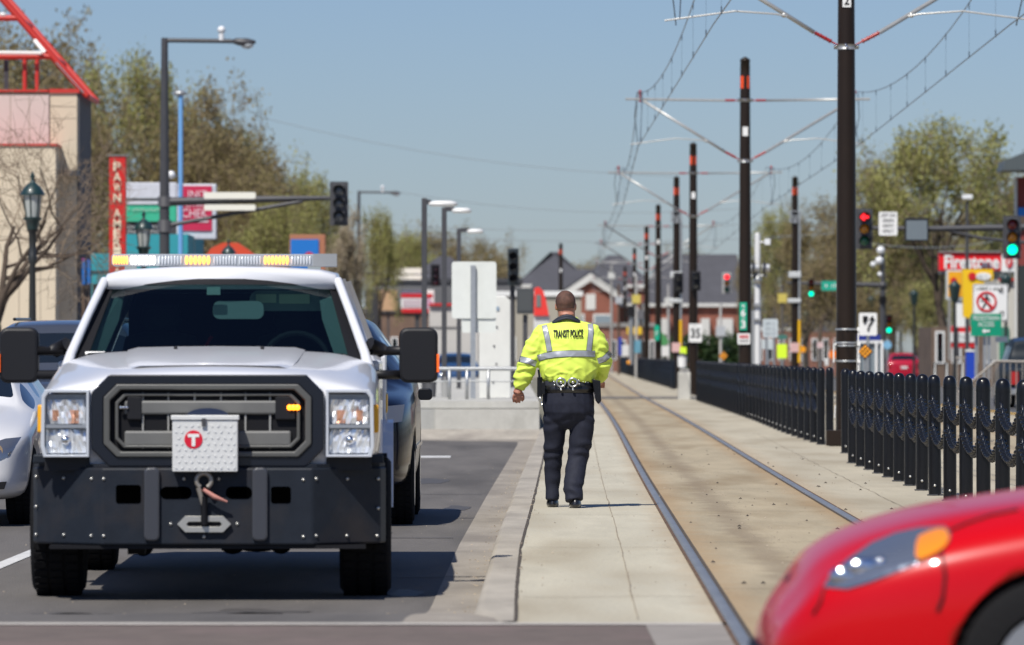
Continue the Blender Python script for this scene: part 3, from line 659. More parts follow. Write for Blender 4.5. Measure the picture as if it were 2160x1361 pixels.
# ---- generic cars ----------------------------------------------------------
def car(name, label, paint, sts, gs, gt, wheels, r, half, lamps=None, cat='car', rimm=None):
    t = local_thing(name, label, cat)
    loft_body('body', sts, paint, t, wheels=[(y, r, r+(.028 if r < .328 else .05)) for y in wheels], glass_side=gs, glass_top=gt)
    for y in wheels:
        for x in (-half+.12, half-.12): wheel(t, x, y, r, .22, rimm or mat('alloy_rim', (.55, .55, .56), .3, .9))
        MB().tube([(-half+.2, y, r), (half-.2, y, r)], .05, 8).box(-half+.26, half-.26, y-r-.04, y+r+.04, .25, .62).build('axle', M_signb, t)
    return t
white2 = mat('sedan_white', (.66, .66, .67), .25, coat=.6)
sd = [(0, .60, .28, .60, .45, .67), (.10, .80, .22, .68, .60, .76), (.45, .90, .2, .78, .72, .85), (.95, .915, .2, .86, .75, .93), (1.30, .915, .2, .91, .74, .99), (2.10, .915, .2, .94, .58, 1.41), (2.5, .915, .2, .95, .60, 1.455), (3.3, .915, .2, .96, .60, 1.43), (4.05, .91, .22, .97, .68, 1.08), (4.6, .87, .25, .95, .66, 1.03), (4.82, .75, .3, .85, .6, .93)]
s = car('sedan', 'white sedan beside the pickup truck, its front corner showing', white2, sd, (4, 5, 6, 7), (4, 7), (.92, 3.65), .33, .91)
hlp = [[(.50, -1, .55), (.62, -1, .52), (.76, -1, .58), (.835, -1, .73), (.72, -1, .72), (.55, -1, .66)]]
bv = bvh_world([c for c in s.children if c.name.startswith('body')][0])
for sg in (-1, 1):
    h = decal('headlight', [[(sg*x, y, z) for x, y, z in hlp[0]]], (0, 1, 0), bv, .006, mat('lamp_clear', (.35, .36, .38), .12, .8, coat=.6), s, cuts=3)
    MB().lathe((sg*.655, .075, .62), [(.055, 0), (.05, .03), (.02, .06), (0, .06)], 16, 'y').build('lamp_bowl', mat('lamp_warm', (.8, .55, .35), .15, .9), h)
    MB().prism([(sg*x, z) for x, z in ((.5, .30), (.72, .31), (.74, .37), (.52, .36))], .02, .12).build('fog_lamp_recess', M_signb, s)
    MB().ball((sg*1.0, 1.75, 1.0), .1, 14, 10, sc=(1.1, .7, .75)).build('mirror', white2, s)
    MB().tube([(sg*.88, 1.72, .93), (sg*.95, 1.74, .96)], .03, 8).build('mirror_arm', M_signb, s)
MB().box(-.45, .45, -.01, .05, .46, .58).box(-.42, .42, -.015, .05, .30, .38).build('grille', M_signb, s, bevel=.01)
place(s, -4.86, 46.3)
suvs = [(0, .72, .35, .90, .55, 1.0), (.10, .88, .3, 1.0, .68, 1.08), (.5, .96, .28, 1.06, .74, 1.13), (1.1, .975, .26, 1.10, .76, 1.17), (1.45, .975, .26, 1.13, .74, 1.21), (2.0, .975, .26, 1.16, .56, 1.68), (2.4, .975, .26, 1.17, .57, 1.735), (3.1, .975, .26, 1.18, .57, 1.74), (3.9, .975, .26, 1.18, .57, 1.73), (4.5, .965, .28, 1.18, .60, 1.62), (4.75, .93, .3, 1.1, .72, 1.18), (4.85, .85, .35, 1.0, .6, 1.05)]
s = car('suv', 'glossy black sport utility vehicle waiting close behind the pickup truck', mat('car_black', (.002, .003, .010), .2, coat=.22, spec=.35), suvs, (4, 5, 6, 7, 8), (4, 9), (.95, 3.8), .38, .975, cat='suv')
for sg in (-1, 1):
    MB().prism([(sg*x, z) for x, z in ((.55, .82), (.88, .86), (.9, 1.0), (.6, .97))], .02, .1).build('headlight', M_chrome, s)
    MB().prism(rrect(min(sg*.98, sg*1.10), 1.02, max(sg*.98, sg*1.10), 1.12, .03), 1.85, 1.93).build('mirror', M_black, s, bevel=.01)
    MB().box(min(sg*.97, sg*.985), max(sg*.97, sg*.985), 1.0, 3.8, .62, .65).build('side_trim', M_chrome, s)
MB().box(-.5, .5, -.02, .05, .62, .9).build('grille', M_signb, s)
place(s, -1.775, 46.3)
s = car('suv', 'dark grey sport utility vehicle with chrome grille behind the white sedan', mat('car_slate', (.045, .052, .07), .25, coat=.7), [(y, w, zb, zs, wr*1.22, zr+(.05 if zr > 1.5 else 0)) for y, w, zb, zs, wr, zr in suvs], (4, 5, 6, 7, 8), (4, 9), (.95, 3.8), .38, .975, cat='suv')
for z in (.84, .92, 1.0): MB().box(-.55, .55, -.03, .06, z-.018, z+.018).build('grille_bar', M_chrome, s)
for sg in (-1, 1):
    MB().prism([(sg*x, z) for x, z in ((.6, .86), (.9, .88), (.92, 1.04), (.6, 1.02))], .0, .1).build('headlight', M_chrome, s)
    MB().tube([(sg*.6, 2.3, 1.80), (sg*.6, 4.3, 1.81)], .02, 6).build('roof_rail', M_black, s)
    MB().ball((sg*1.06, 1.9, 1.15), .1, 12, 8, sc=(1.0, .7, .8)).build('mirror', M_black, s)
place(s, -4.98, 61.5)
redp = mat('car_red', (.50, .001, .004), .32, coat=.4, spec=.18)
hb = [(0, .50, .30, .38, .35, .41), (.03, .62, .24, .45, .44, .505), (.09, .70, .21, .52, .50, .575), (.145, .745, .2, .58, .54, .665), (.21, .785, .2, .64, .57, .722), (.33, .83, .19, .69, .62, .785), (.55, .865, .18, .74, .69, .850), (.75, .875, .18, .775, .72, .886), (1.05, .88, .18, .83, .74, .925), (1.3, .88, .18, .87, .74, .965), (2.05, .88, .2, .93, .58, 1.45), (2.4, .88, .2, .94, .60, 1.50), (3.2, .88, .2, .95, .60, 1.49), (3.75, .87, .22, .96, .58, 1.40), (4.1, .84, .25, .95, .66, 1.02), (4.2, .75, .3, .85, .6, .9)]
s = car('hatchback', 'bright red hatchback crossing close to the camera, only its nose in frame', redp, hb, (9, 10, 11, 12), (9, 13), (.965, 3.5), .325, .88, rimm=mat('alloy_rim', (1, 1, 1)))
bv = bvh_world([c for c in s.children if c.name.startswith('body')][0])
RX, RY = .885, 20.28   # nose, centre line
def rloc(px, py, d=19.42): p = W(px, py, d); return (-(p.y-RY), p.x-RX, p.z)
# local x = -(Y-RY): camera side is +x ; project from +x
hp = [(1742, 1243), (1762, 1213), (1800, 1183), (1850, 1150), (1900, 1129), (1950, 1117), (2000, 1113), (2012, 1122), (2008, 1143), (1988, 1165), (1950, 1184), (1900, 1205), (1840, 1229), (1790, 1245)]
P = [Vector((1.2, rloc(a, b)[1], rloc(a, b)[2])) for a, b in hp]
h = decal('headlight', [P], (-1, 0, 0), bv, .006, mat('lens_blue_grey', (.22, .25, .31), .1, .6, coat=1), s, cuts=5)
ap = [(1946, 1134), (1968, 1124), (1990, 1118), (2004, 1120), (2007, 1136), (1998, 1152), (1980, 1165), (1958, 1176), (1940, 1182), (1934, 1172), (1938, 1150)]
decal('indicator_lens', [[Vector((1.2, rloc(a, b)[1], rloc(a, b)[2])) for a, b in ap]], (-1, 0, 0), bv, .016, mat('indicator_orange', (.85, .25, .01), .15, coat=1), h, cuts=4)
near = lambda a, b: bv.ray_cast(Vector((1.5, rloc(a, b)[1], rloc(a, b)[2])), Vector((-1, 0, 0)), 3)[0] or Vector((.7, rloc(a, b)[1], rloc(a, b)[2]))
M = MB()
for a, b, r, q in ((1790, 1219, .038, 1.6), (1834, 1199, .032, 2.6), (1862, 1192, .022, 1), (1974, 1158, .013, 1)):
    M.ball(near(a, b)+Vector((-.008, 0, 0)), r, 14, 10, sc=(.6, q, 1))
M.build('lamp_bowl', M_chrome, h)
for pts in ([(2008, 1125), (2050, 1108), (2100, 1092), (2160, 1080)], [(1990, 1168), (1995, 1215), (1990, 1260), (1978, 1290)], [(1745, 1246), (1735, 1275), (1720, 1300)]):
    q = [near(a, b)+Vector((.003, 0, 0)) for a, b in pts]; MB().tube(q, .0065, 4, False).build('shut_line', M_signb, s)
mh = [Vector((-v.x, v.y, v.z)) for v in P]; decal('headlight', [mh[::-1]], (1, 0, 0), bv, .006, mat('lens_blue_grey', (1, 1, 1)), s, cuts=3)
MB().loft([((0, .200, .565), .62, .12), ((0, .215, .60), .63, .12), ((0, .245, .64), .60, .12)]).build('upper_grille', M_signb, s)
MB().loft([((0, .085, .27), .52, .115), ((0, .075, .37), .52, .11)]).build('lower_grille', M_signb, s)
for sg in (-1, 1): MB().ball((sg*.98, 1.75, 1.0), .1, 12, 8, sc=(1.1, .7, .8)).build('mirror', redp, s)
s.location = (RX*.894, 18.24, .15); s.rotation_euler = (0, 0, R(-90)); s.scale = (1, .894, .894)
# cars on the far roadway, seen from behind
rb = [(y, w, zb, zs, wr, zr) for y, w, zb, zs, wr, zr in [(0, .70, .35, .95, .60, 1.0), (.08, .86, .3, 1.0, .66, 1.05), (.55, .88, .25, 1.0, .56, 1.42), (1.0, .88, .22, .98, .60, 1.48), (1.9, .88, .2, .97, .60, 1.48), (2.4, .88, .2, .95, .58, 1.44), (3.2, .88, .2, .90, .72, .98), (4.1, .80, .25, .75, .6, .82), (4.2, .65, .3, .6, .5, .7)]]
s = car('hatchback', 'small red hatchback seen from behind on the far roadway', mat('car_crimson', (.42, .008, .03), .25, coat=.8), rb, (2, 3, 4, 5), (1, 5), (.75, 3.3), .32, .88)
for sg in (-1, 1): MB().prism([(sg*x, z) for x, z in ((.62, .78), (.84, .80), (.84, .98), (.66, .95))], -.01, .08).build('tail_light', M_tail, s)
MB().box(-.16, .16, -.02, .05, .72, .82).build('number_plate', M_signw, s)
place(s, 18.75, 272)
pk = [(0, .95, .5, 1.0, .90, 1.05), (.06, 1.0, .45, 1.02, .92, 1.08), (1.9, 1.0, .42, 1.02, .92, 1.08), (1.95, 1.0, .42, 1.03, .74, 1.75), (2.6, 1.0, .42, 1.03, .72, 1.86), (3.7, 1.0, .42, 1.03, .72, 1.84), (4.4, 1.0, .42, 1.03, .84, 1.15), (5.5, .97, .42, 1.0, .8, 1.06), (5.7, .85, .45, .9, .6, .95)]
s = car('pickup_truck', 'dark blue-grey pickup truck on the far roadway at the edge of the photo', mat('car_bluegrey', (.012, .018, .025), .5, spec=.2), pk, (3, 4, 5), (3, 5), (1.2, 4.8), .40, 1.0, cat='pickup truck')
for sg in (-1, 1): MB().box(min(sg*.78, sg*.96), max(sg*.78, sg*.96), -.02, .06, .62, .95).build('tail_light', M_tail, s)
MB().box(-.98, .98, -.12, .02, .35, .52).build('rear_bumper', M_chrome, s, bevel=.02)
place(s, 13.95, 148)
s = car('sedan', 'dark blue car beyond the station lamp posts', mat('car_navy', (.02, .06, .15), .25, coat=.8), sd, (4, 5, 6, 7), (4, 7), (.92, 3.65), .33, .91)
place(s, -2.15, 215)
# ---------------------------------------------------------------- the officer
PY = 46.7
def Q(px, py, dy=0): return Vector(((px-1080)/257, PY+dy, 1.41-(py-747)/257))
def remeshed(M, name, m, parent, vox, smooth=4, fold=None):
    o = M.build(name, m, parent)
    r = o.modifiers.new('r', 'REMESH'); r.mode = 'VOXEL'; r.voxel_size = vox; r.use_smooth_shade = True
    if smooth: k = o.modifiers.new('k', 'SMOOTH'); k.iterations = smooth; k.factor = .6
    bake(o); me = o.data
    if fold:
        me.update(); ns = [v.normal.copy() for v in me.vertices]; org = ORG[o.name]
        for v, n in zip(me.vertices, ns): v.co += n*fold(v.co+org)
        me.update()
    for p in me.polygons: p.use_smooth = True
    me.materials.clear(); me.materials.append(m)
    return o
def person():
    base = Q(1198, 1071); t = thing('person', (base.x, PY, .15), 'heavyset officer in yellow jacket and navy trousers walking away along the track slab', 'person')
    skin = mat('skin', (.42, .185, .12), .5, var=.1, vs=14, bump=.08, bs=120)
    navy = mat('trouser_navy', (.016, .018, .030), .75, var=.15, vs=30, bump=.1, bs=300, spec=.25)
    # body: one continuous surface
    M = MB()
    M.loft([(Q(1196, 672, .03), .068, .075), (Q(1195, 655, .03), .070, .082), (Q(1194.5, 645, .035), .074, .09)])
    M.ball(Q(1193, 637, .03), .1, 20, 14, sc=(.79, 1.0, .90)); M.ball(Q(1193, 646, .05), .095, 18, 12, sc=(.76, .95, 1.0)); M.ball(Q(1192, 655, .10), .06, 14, 10, sc=(.8, .7, .7))
    M.ball(Q(1191, 646, .152), .02, 10, 8, sc=(.7, 1, 1.3))                     # nose
    for sx in (-1, 1): M.ball(Q(1193.5+sx*20.5, 647, .04), .03, 10, 8, sc=(.32, .65, 1.05))
    M.ball(Q(1196, 664, -.02), .055, 14, 10, sc=(1.1, .75, .5))                  # nape fold
    M.loft([(Q(1198, 880), .12, .09), (Q(1198, 850), .18, .13), (Q(1198, 800), .19, .14), (Q(1198, 740), .20, .14), (Q(1198, 700), .19, .11), (Q(1197, 682), .09, .08), (Q(1196, 670, .02), .068, .07)])
    for a, b, c, w in ((Q(1145, 702), Q(1114, 762), Q(1095, 812, .03), -1), (Q(1250, 702), Q(1274, 762, .03), Q(1268, 795, .22), 1)):
        M.tube([Q(1198+w*20, 695), a, b, c], [.06, .06, .045, .032], 12)
    for k, (h, kn, an) in enumerate(((Q(1174, 880), Q(1168, 965, .09), Q(1165, 1055, .12)), (Q(1222, 880), Q(1219, 965, .0), Q(1211, 1058, -.13)))):
        M.tube([Q(1198, 850), h, kn, an, an+Vector((0, .1, -.05))], [.075, .07, .04, .032, .03], 12)
    # left hand, slightly curled: palm, four fingers, thumb
    w0 = Q(1094, 818, .03); M.tube([w0, Q(1092, 829, .035)], [.03, .04], 12, rz=[1.3, 1.3]); M.tube([Q(1093, 822, .035), Q(1091, 836, .035)], [.030, .036], 12, rz=[.6, .6])
    for i, L in enumerate((.062, .072, .068, .052)):
        x = 1082+i*6.2; a = Q(x+1.5, 835, .035-.004*i); M.tube([a, a+Vector((-.004, .012, -L*.45)), a+Vector((0, .036, -L*.80)), a+Vector((.004, .056, -L*.66))], [.0105, .0098, .0092, .008], 8)
    a = Q(1101, 829, .03); M.tube([a, a+Vector((.012, .012, -.028)), a+Vector((.014, .022, -.058))], [.0125, .011, .009], 8)
    # right hand in front of the hip
    w1 = Q(1268, 800, .25); M.tube([Q(1268, 795, .2), w1, w1+Vector((-.01, .06, -.02))], [.03, .036, .036], 10)
    for i in range(4): a = w1+Vector((-.025+.018*i, .07, -.03)); M.tube([a, a+Vector((0, .035, -.02)), a+Vector((0, .05, -.045))], [.01, .0095, .008], 8)
    a = w1+Vector((-.04, .03, -.01)); M.tube([a, a+Vector((-.02, .03, -.02)), a+Vector((-.02, .055, -.03))], [.012, .011, .009], 8)
    body = remeshed(M, 'body', skin, t, .0052, 2)
    # cropped hair
    M = MB(); M.ball(Q(1193, 636.5, .028), .1035, 20, 14, sc=(.805, 1.0, .90)); M.ball(Q(1193.3, 645, .012), .093, 18, 12, sc=(.80, .86, .95))
    hair = remeshed(M, 'hair', mat('cropped_hair', (.10, .046, .030), .65, var=.45, vs=22, bump=.4, bs=350), t, .006, 2)
    bm = bmesh.new(); bm.from_mesh(hair.data); org = ORG[hair.name]
    dele = [v for v in bm.verts if (lambda p: p.z < Q(0, 652).z+max(0, (p.y-PY-.02))*1.2 or (p.y > PY+.09 and p.z < Q(0, 625).z))(v.co+org)]
    bmesh.ops.delete(bm, geom=dele, context='VERTS'); bm.to_mesh(hair.data); bm.free()
    # jacket
    hv = mat('hi_vis_yellow', (.70, .86, .12), .62, var=.04, vs=6, spec=.3)
    M = MB()
    M.loft([(Q(1199, 807), .200, .150), (Q(1199, 800), .216, .168), (Q(1199, 780), .238, .182), (Q(1199, 755), .246, .180), (Q(1200, 730), .246, .170), (Q(1199, 710), .236, .15), (Q(1198, 696), .205, .125), (Q(1197, 684, .01), .145, .105), (Q(1196, 675, .02), .098, .092), (Q(1196, 670, .025), .08, .085)])
    M.tube([Q(1180, 694), Q(1148, 705), Q(1128, 735, -.0), Q(1115, 765, .0), Q(1104, 795, .02), Q(1095, 822, .03)], [.065, .092, .088, .083, .073, .050], 16)
    M.tube([Q(1215, 692), Q(1246, 703), Q(1262, 735, .0), Q(1270, 762, .04), Q(1267, 782, .14), Q(1266, 796, .24)], [.065, .09, .088, .088, .072, .05], 16)
    def fold(p):
        n = noise.noise; q = p-base
        low = max(0, min(1, (1.45-p.z)/.35))
        f = .010*n(Vector((q.x*7+q.z*5, q.y*5, q.z*9-q.x*3)))+.006*n(Vector((q.x*16+q.z*14, q.y*9, q.z*22)))
        rdg = 1-abs(n(Vector((q.x*5.5+q.z*6, q.y*4, q.z*11-q.x*5)))*2); f += (.004+.010*low)*max(0, rdg)**5
        f += .007*low*math.sin((q.z*62+q.x*26+4*n(Vector((q.x*6, q.y*6, q.z*4)))))*(.5+n(Vector((q.x*8, 2, q.z*8))))
        if abs(q.x) > .25: f += .006*math.sin(q.z*75+q.y*20+5*n(Vector((q.x*8, q.y*8, q.z*8))))
        hem = max(0, 1-abs(p.z-Q(0, 803).z)/.05) if abs(q.x) < .23 else 0
        f += .008*hem*math.sin(q.x*110+6*n(Vector((q.x*9, 0, 3))))
        return f*.9
    jk = remeshed(M, 'jacket', hv, t, .0095, 5, fold)
    bv = bvh_world(jk); refl = mat('reflective_grey', (.36, .38, .41), .4, .25, var=.06, vs=30); edge = mat('strip_edge', (.12, .13, .10), .6)
    def strip_on(name, pts, w, cut=4, off=.004):     # pts along the middle in photo pixels; w half width
        L = []; Rr = []
        for i, (x, y) in enumerate(pts):
            a = Vector(pts[max(i-1, 0)]); b = Vector(pts[min(i+1, len(pts)-1)]); tdir = (b-a).normalized(); n = Vector((-tdir.y, tdir.x))
            L.append((x+n.x*w, y+n.y*w)); Rr.append((x-n.x*w, y-n.y*w))
        mk = lambda ww: None
        polys = [[Q(*L[i], -.4), Q(*L[i+1], -.4), Q(*Rr[i+1], -.4), Q(*Rr[i], -.4)] for i in range(len(pts)-1)]
        return polys
    def bandd(name, pts, w):
        decal('strip_edging', strip_on('', pts, w+1.0), (0, 1, 0), bv, .004, edge, jk, cuts=3); decal(name, strip_on('', pts, w), (0, 1, 0), bv, .007, refl, jk, cuts=3)
    bandd('reflective_strip', [(1134.5, 756), (1150, 751), (1172, 747.5), (1200, 746), (1230, 746), (1255, 747)], 6)
    bandd('reflective_strip', [(1148, 686), (1154, 712), (1159, 741)], 5)
    bandd('reflective_strip', [(1245, 683), (1246.5, 700), (1242, 740)], 5)
    bandd('reflective_strip', [(1095, 757), (1112, 761), (1131, 768)], 5.5)
    bandd('reflective_strip', [(1261, 762), (1274, 758), (1289, 744)], 5.5)
    # lettering pressed onto the back
    vs, fs = text_verts('TRANSIT POLICE', .032)
    P = [Q(1167+62.5*u, 712.5-(16.5)*v-1.2*u, -.4) for u, v, _ in vs]
    MB().add(project(P, (0, 1, 0), bv, .012), fs).build('lettering', M_signb, jk, fix=False)
    # collar
    M = MB(); cs = []
    for k in range(25):
        a = 2*math.pi*k/24; cs.append(Q(1195.5, 672, .02)+Vector((.108*math.cos(a), .092*math.sin(a), .018-.055*abs(math.cos(a))**1.7-.03*max(0, math.sin(a)))))
    M.tube(cs, .018, 8, False); M.tube([c+Vector(((c.x-Q(1195.5, 0).x)*.18, (c.y-PY-.02)*.14, -.016)) for c in cs], .013, 8, False)
    M.build('collar', mat('collar_navy', (.018, .022, .035), .7), jk)
    # undershirt hem and belt
    M = MB().loft([(Q(1198, 826), .206, .152), (Q(1198, 812), .206, .15), (Q(1199, 800), .20, .145), (Q(1199, 790), .19, .14)]); M.build('shirt_hem', mat('shirt_navy', (.022, .025, .036), .8, bump=.2, bs=90), t)
    bl = MB().loft([(Q(1198, 828.5, .0), .213, .158), (Q(1198, 813.5, .0), .213, .158)]).build('belt', mat('duty_leather', (.012, .012, .013), .3, coat=.3), t)
    silver = mat('handcuff_steel', (.65, .65, .62), .22, .9)
    for x in (1183, 1208):
        c = Q(x, 806.5, -.178); M = MB(); M.tube([c+Vector((.036*math.cos(R(a)), .004, .034*math.sin(R(a)))) for a in range(0, 361, 20)], .0085, 8, False); M.tube([c+Vector((.0, 0, -.036)), c+Vector((.0, 0, -.055))], .008, 6).ball(c+Vector((0, 0, -.06)), .011, 8, 6)
        M.ball(c, .014, 8, 6); M.build('handcuff', silver, bl)
    M = MB()
    for x, y in ((1169, 805), (1169, 812), (1221, 803), (1221, 810)): M.ball(Q(x, y, -.168), .009, 8, 6)
    for x, y in ((1230, 806), (1235, 806), (1240, 807)): M.ball(Q(x, y, -.155), .004, 6, 5)
    M.build('snap_button', silver, bl)
    pouch = M_black
    MB().prism([(Q(1248, 0).x, Q(0, 800).z), (Q(1266, 0).x, Q(0, 803).z), (Q(1268, 0).x, Q(0, 846).z), (Q(1262, 0).x, Q(0, 853).z), (Q(1256, 0).x, Q(0, 845).z)], PY-.10, PY+.02).build('holster', pouch, bl, bevel=.008)
    MB().prism(rrect(Q(1133, 0).x, Q(0, 838).z, Q(1144, 0).x, Q(0, 795).z, .01), PY-.07, PY-.02).prism(rrect(Q(1142, 0).x, Q(0, 832).z, Q(1150, 0).x, Q(0, 806).z, .01), PY-.13, PY-.09).build('radio_pouch', pouch, bl, bevel=.005)
    MB().tube([Q(1136, 780, -.08), Q(1138, 797, -.09)], .009, 8).build('radio_aerial', pouch, bl)
    M = MB()
    for dx, y0, y1 in ((0, 836, 850), (3, 838, 856), (-3, 836, 846)): M.tube([Q(1140+dx*.4, y0, -.09), Q(1140+dx, y1, -.09)], [.004, .0055], 6)
    M.build('key', silver, bl)
    # trousers
    M = MB()
    M.loft([(Q(1198.5, 905, .02), .08, .08), (Q(1199, 890, .01), .17, .13), (Q(1199.5, 870), .212, .160), (Q(1199, 850), .214, .165), (Q(1198, 828), .210, .155), (Q(1198, 818), .204, .15)])
    M.tube([Q(1174, 850, .02), Q(1171, 890, .02), Q(1169, 930, .06), Q(1167, 965, .10), Q(1166, 1000, .12), Q(1165.5, 1030, .12), Q(1164, 1056, .11)], [.102, .100, .087, .077, .068, .058, .055], 18)
    M.tube([Q(1226, 850), Q(1228, 890), Q(1225, 930, -.0), Q(1219, 965, .01), Q(1213, 1000, -.06), Q(1208, 1030, -.13), Q(1211, 1056, -.16)], [.102, .103, .097, .085, .084, .081, .073], 18)
    def fold2(p):
        n = noise.noise; q = p-base
        kneel = math.exp(-((p.z-.58)/.16)**2)+math.exp(-((p.z-.30)/.10)**2)+.8*math.exp(-((p.z-.88)/.10)**2)
        return .004*n(Vector((q.x*9, q.y*9, q.z*6)))+.0062*kneel*math.sin(q.z*58+q.x*18*(1 if q.x > 0 else -1)+4*n(Vector((q.x*7, q.y*7, q.z*5))))*(.6+n(Vector((q.x*9, 7, q.z*7))))
    remeshed(M, 'trousers', navy, t, .0085, 4, fold2)
    # shoes
    sh = mat('shoe_leather', (.012, .012, .013), .28, coat=.5)
    for (x, yb, dy, lift) in ((1166, 1073, .13, .0), (1213, 1079, -.16, 0)):
        X = (x-1080)/257; g0 = Vector((X, PY+dy, .15)); M = MB()
        M.loft([((g0.x, g0.y+.06, .152+lift), .048, .125), ((g0.x, g0.y+.06, .18+lift), .052, .13), ((g0.x, g0.y+.05, .21+lift), .046, .11), ((g0.x, g0.y+.02, .235+lift), .040, .06)])
        remeshed(M, 'shoe', sh, t, .008, 2)
    return t
person()
# ---------------------------------------------------------------- bollards with chains
chm = mat('chain_black', (.010, .012, .018), .35, .3)
def chain_mesh(p0, p1, droop, r=.030, pitch=.062):
    M = MB(); L = []; n = int((p1-p0).length*1.06/pitch)
    for i in range(n+1):
        u = i/n; p = p0.lerp(p1, u)+Vector((0, 0, -droop*4*u*(1-u))); L.append(p)
    for i in range(n):
        a, b = L[i], L[i+1]; t = (b-a).normalized(); side = t.cross(Vector((0, 0, 1))).normalized() if i % 2 else t.cross(t.cross(Vector((0, 0, 1)))).normalized()
        c = (a+b)/2; e = t*pitch*.55
        pth = [c+e*1.05, c+e*.45+side*r, c-e*.45+side*r, c-e*1.05, c-e*.45-side*r, c+e*.45-side*r, c+e*1.05]
        M.tube(pth, .0135, 5, False)
    return M
def bollard_at(x, y, nx, ny, first, hi=True):
    z = zsl(y)+.005
    t = thing('bollard', (x, y, z), None, 'bollard', 'bollards between the tracks'); o = Vector((x, y, z))
    r = .057; seg = 20 if hi else 10
    M = MB().lathe(o, [(r, .004), (r, .99), (r*.99, 1.012), (r*.88, 1.040), (r*.66, 1.058), (r*.35, 1.068), (0, 1.071)], seg)
    pst = M.build('post', M_black, t, fix=False)
    if hi:
        MB().lathe(o, [(r+.0025, .962), (r+.0025, .972)], seg).build('post_collar', M_black, t)
        MB().ball(o+Vector((-.005, -r-.001, .085)), .013, 8, 6).build('bolt', mat('bolt_zinc', (1, 1, 1)), t)
        MB().prismz([(x-r-.015, y-.065), (x+.02, y-.065), (x+.02, y-.0), (x-r-.015, y-.0)], z-.002, z+.008).build('base_plate', M_grey, t)
        MB().box(x+.0, x+r+.012, y-.04, y+.04, z-.002, z+.010).build('base_plate', M_grey, t)
    t.rotation_euler = (random.gauss(0, .004), random.gauss(0, .005), 0)
    if nx is not None:
        n = Vector((nx, ny, zsl(ny)+.005))
        for h, dr in ((.86, .17), (.625, .17)):
            a = o+Vector((-.02, -r*.95, h)); b = n+Vector((-.0, r*.9, h))
            if hi: chain_mesh(a, b, dr, .030 if y < 70 else .019).build('chain', chm, t, fix=False)
            else:
                M = MB(); M.tube([a.lerp(b, u)+Vector((0, 0, -dr*4*u*(1-u))) for u in (0, .1, .25, .4, .5, .6, .75, .9, 1)], .012, 5, False); M.build('chain', chm, t)
    return t
ORDN = 'first second third fourth fifth sixth seventh eighth ninth tenth eleventh twelfth thirteenth fourteenth fifteenth sixteenth seventeenth eighteenth nineteenth twentieth'.split()
def ordi(n):
    if n < 20: return ORDN[n]
    return ['twenty', 'thirty', 'forty', 'fifty'][n//10-2]+'-'+ORDN[n % 10-0] if (n % 10) < 9 else ['thirtieth', 'fortieth', 'fiftieth'][n//10-2]
XBA = [(38, 3.69), (43, 3.72), (50.6, 3.765), (65.6, 3.93)]
XBB = [(70.9, 4.16), (72.8, 4.24), (79, 4.29), (90, 4.36), (107, 4.60), (155, 5.02)]
XBC = [(200, 5.75), (210, 5.9), (300, 6.6), (446, 7.85)]
ys = [65.6-1.87*k for k in range(15)]
for i, y in enumerate(ys):
    ny = ys[i+1] if i+1 < len(ys) else None
    b = bollard_at(interp(XBA, y), y, interp(XBA, ny) if ny else None, ny, i == 0)
    b['label'] = 'black domed bollard, %s in front of the thick brown pole' % ordi(i+1 if i else 1) if i else 'black domed bollard, second in front of the thick brown pole'
    b['label'] = 'black domed bollard, %s in front of the thick brown pole, counting towards the camera' % ordi(i+1)
b = bollard_at(4.235, 72.2, None, None, False); b['label'] = 'black bollard standing just in front of the foot of the thick brown pole'
b = bollard_at(4.50, 80.6, None, None, False); b['label'] = 'black bollard standing beside the base box of the thick brown pole'
ys = [82.0-1.6*k for k in range(1, -1, -1)]
ys = [79.0+2.05*k for k in range(37)]
for i, y in enumerate(ys):
    py = ys[i-1] if i else None
    b = bollard_at(interp(XBB, y), y, interp(XBB, py) if py else None, py, False, hi=y < 112)
    b['label'] = 'black bollard, %s beyond the thick brown pole, counting away from the camera' % ordi(i)
y = 204; prev = None
while y < 440:
    z = zsl(y); x = interp(XBC, y); t = thing('bollard', (x, y, z), 'distant black bollard in the dense row beyond the track crossing', 'bollard', 'bollards in the distant row')
    M = MB().lathe((x, y, z), [(.057, 0), (.057, 1.01), (.04, 1.05), (0, 1.07)], 8); M.build('post', M_black, t, fix=False)
    if prev:
        M = MB()
        for h in (.72, .5): M.tube([Vector((x, y, z+h+.13)), Vector(((x+prev[0])/2, (y+prev[1])/2, z+h-.04)), Vector((prev[0], prev[1], z+h+.13))], .013, 4, False)
        M.build('chain', chm, t)
    prev = (x, y); y += 3.0
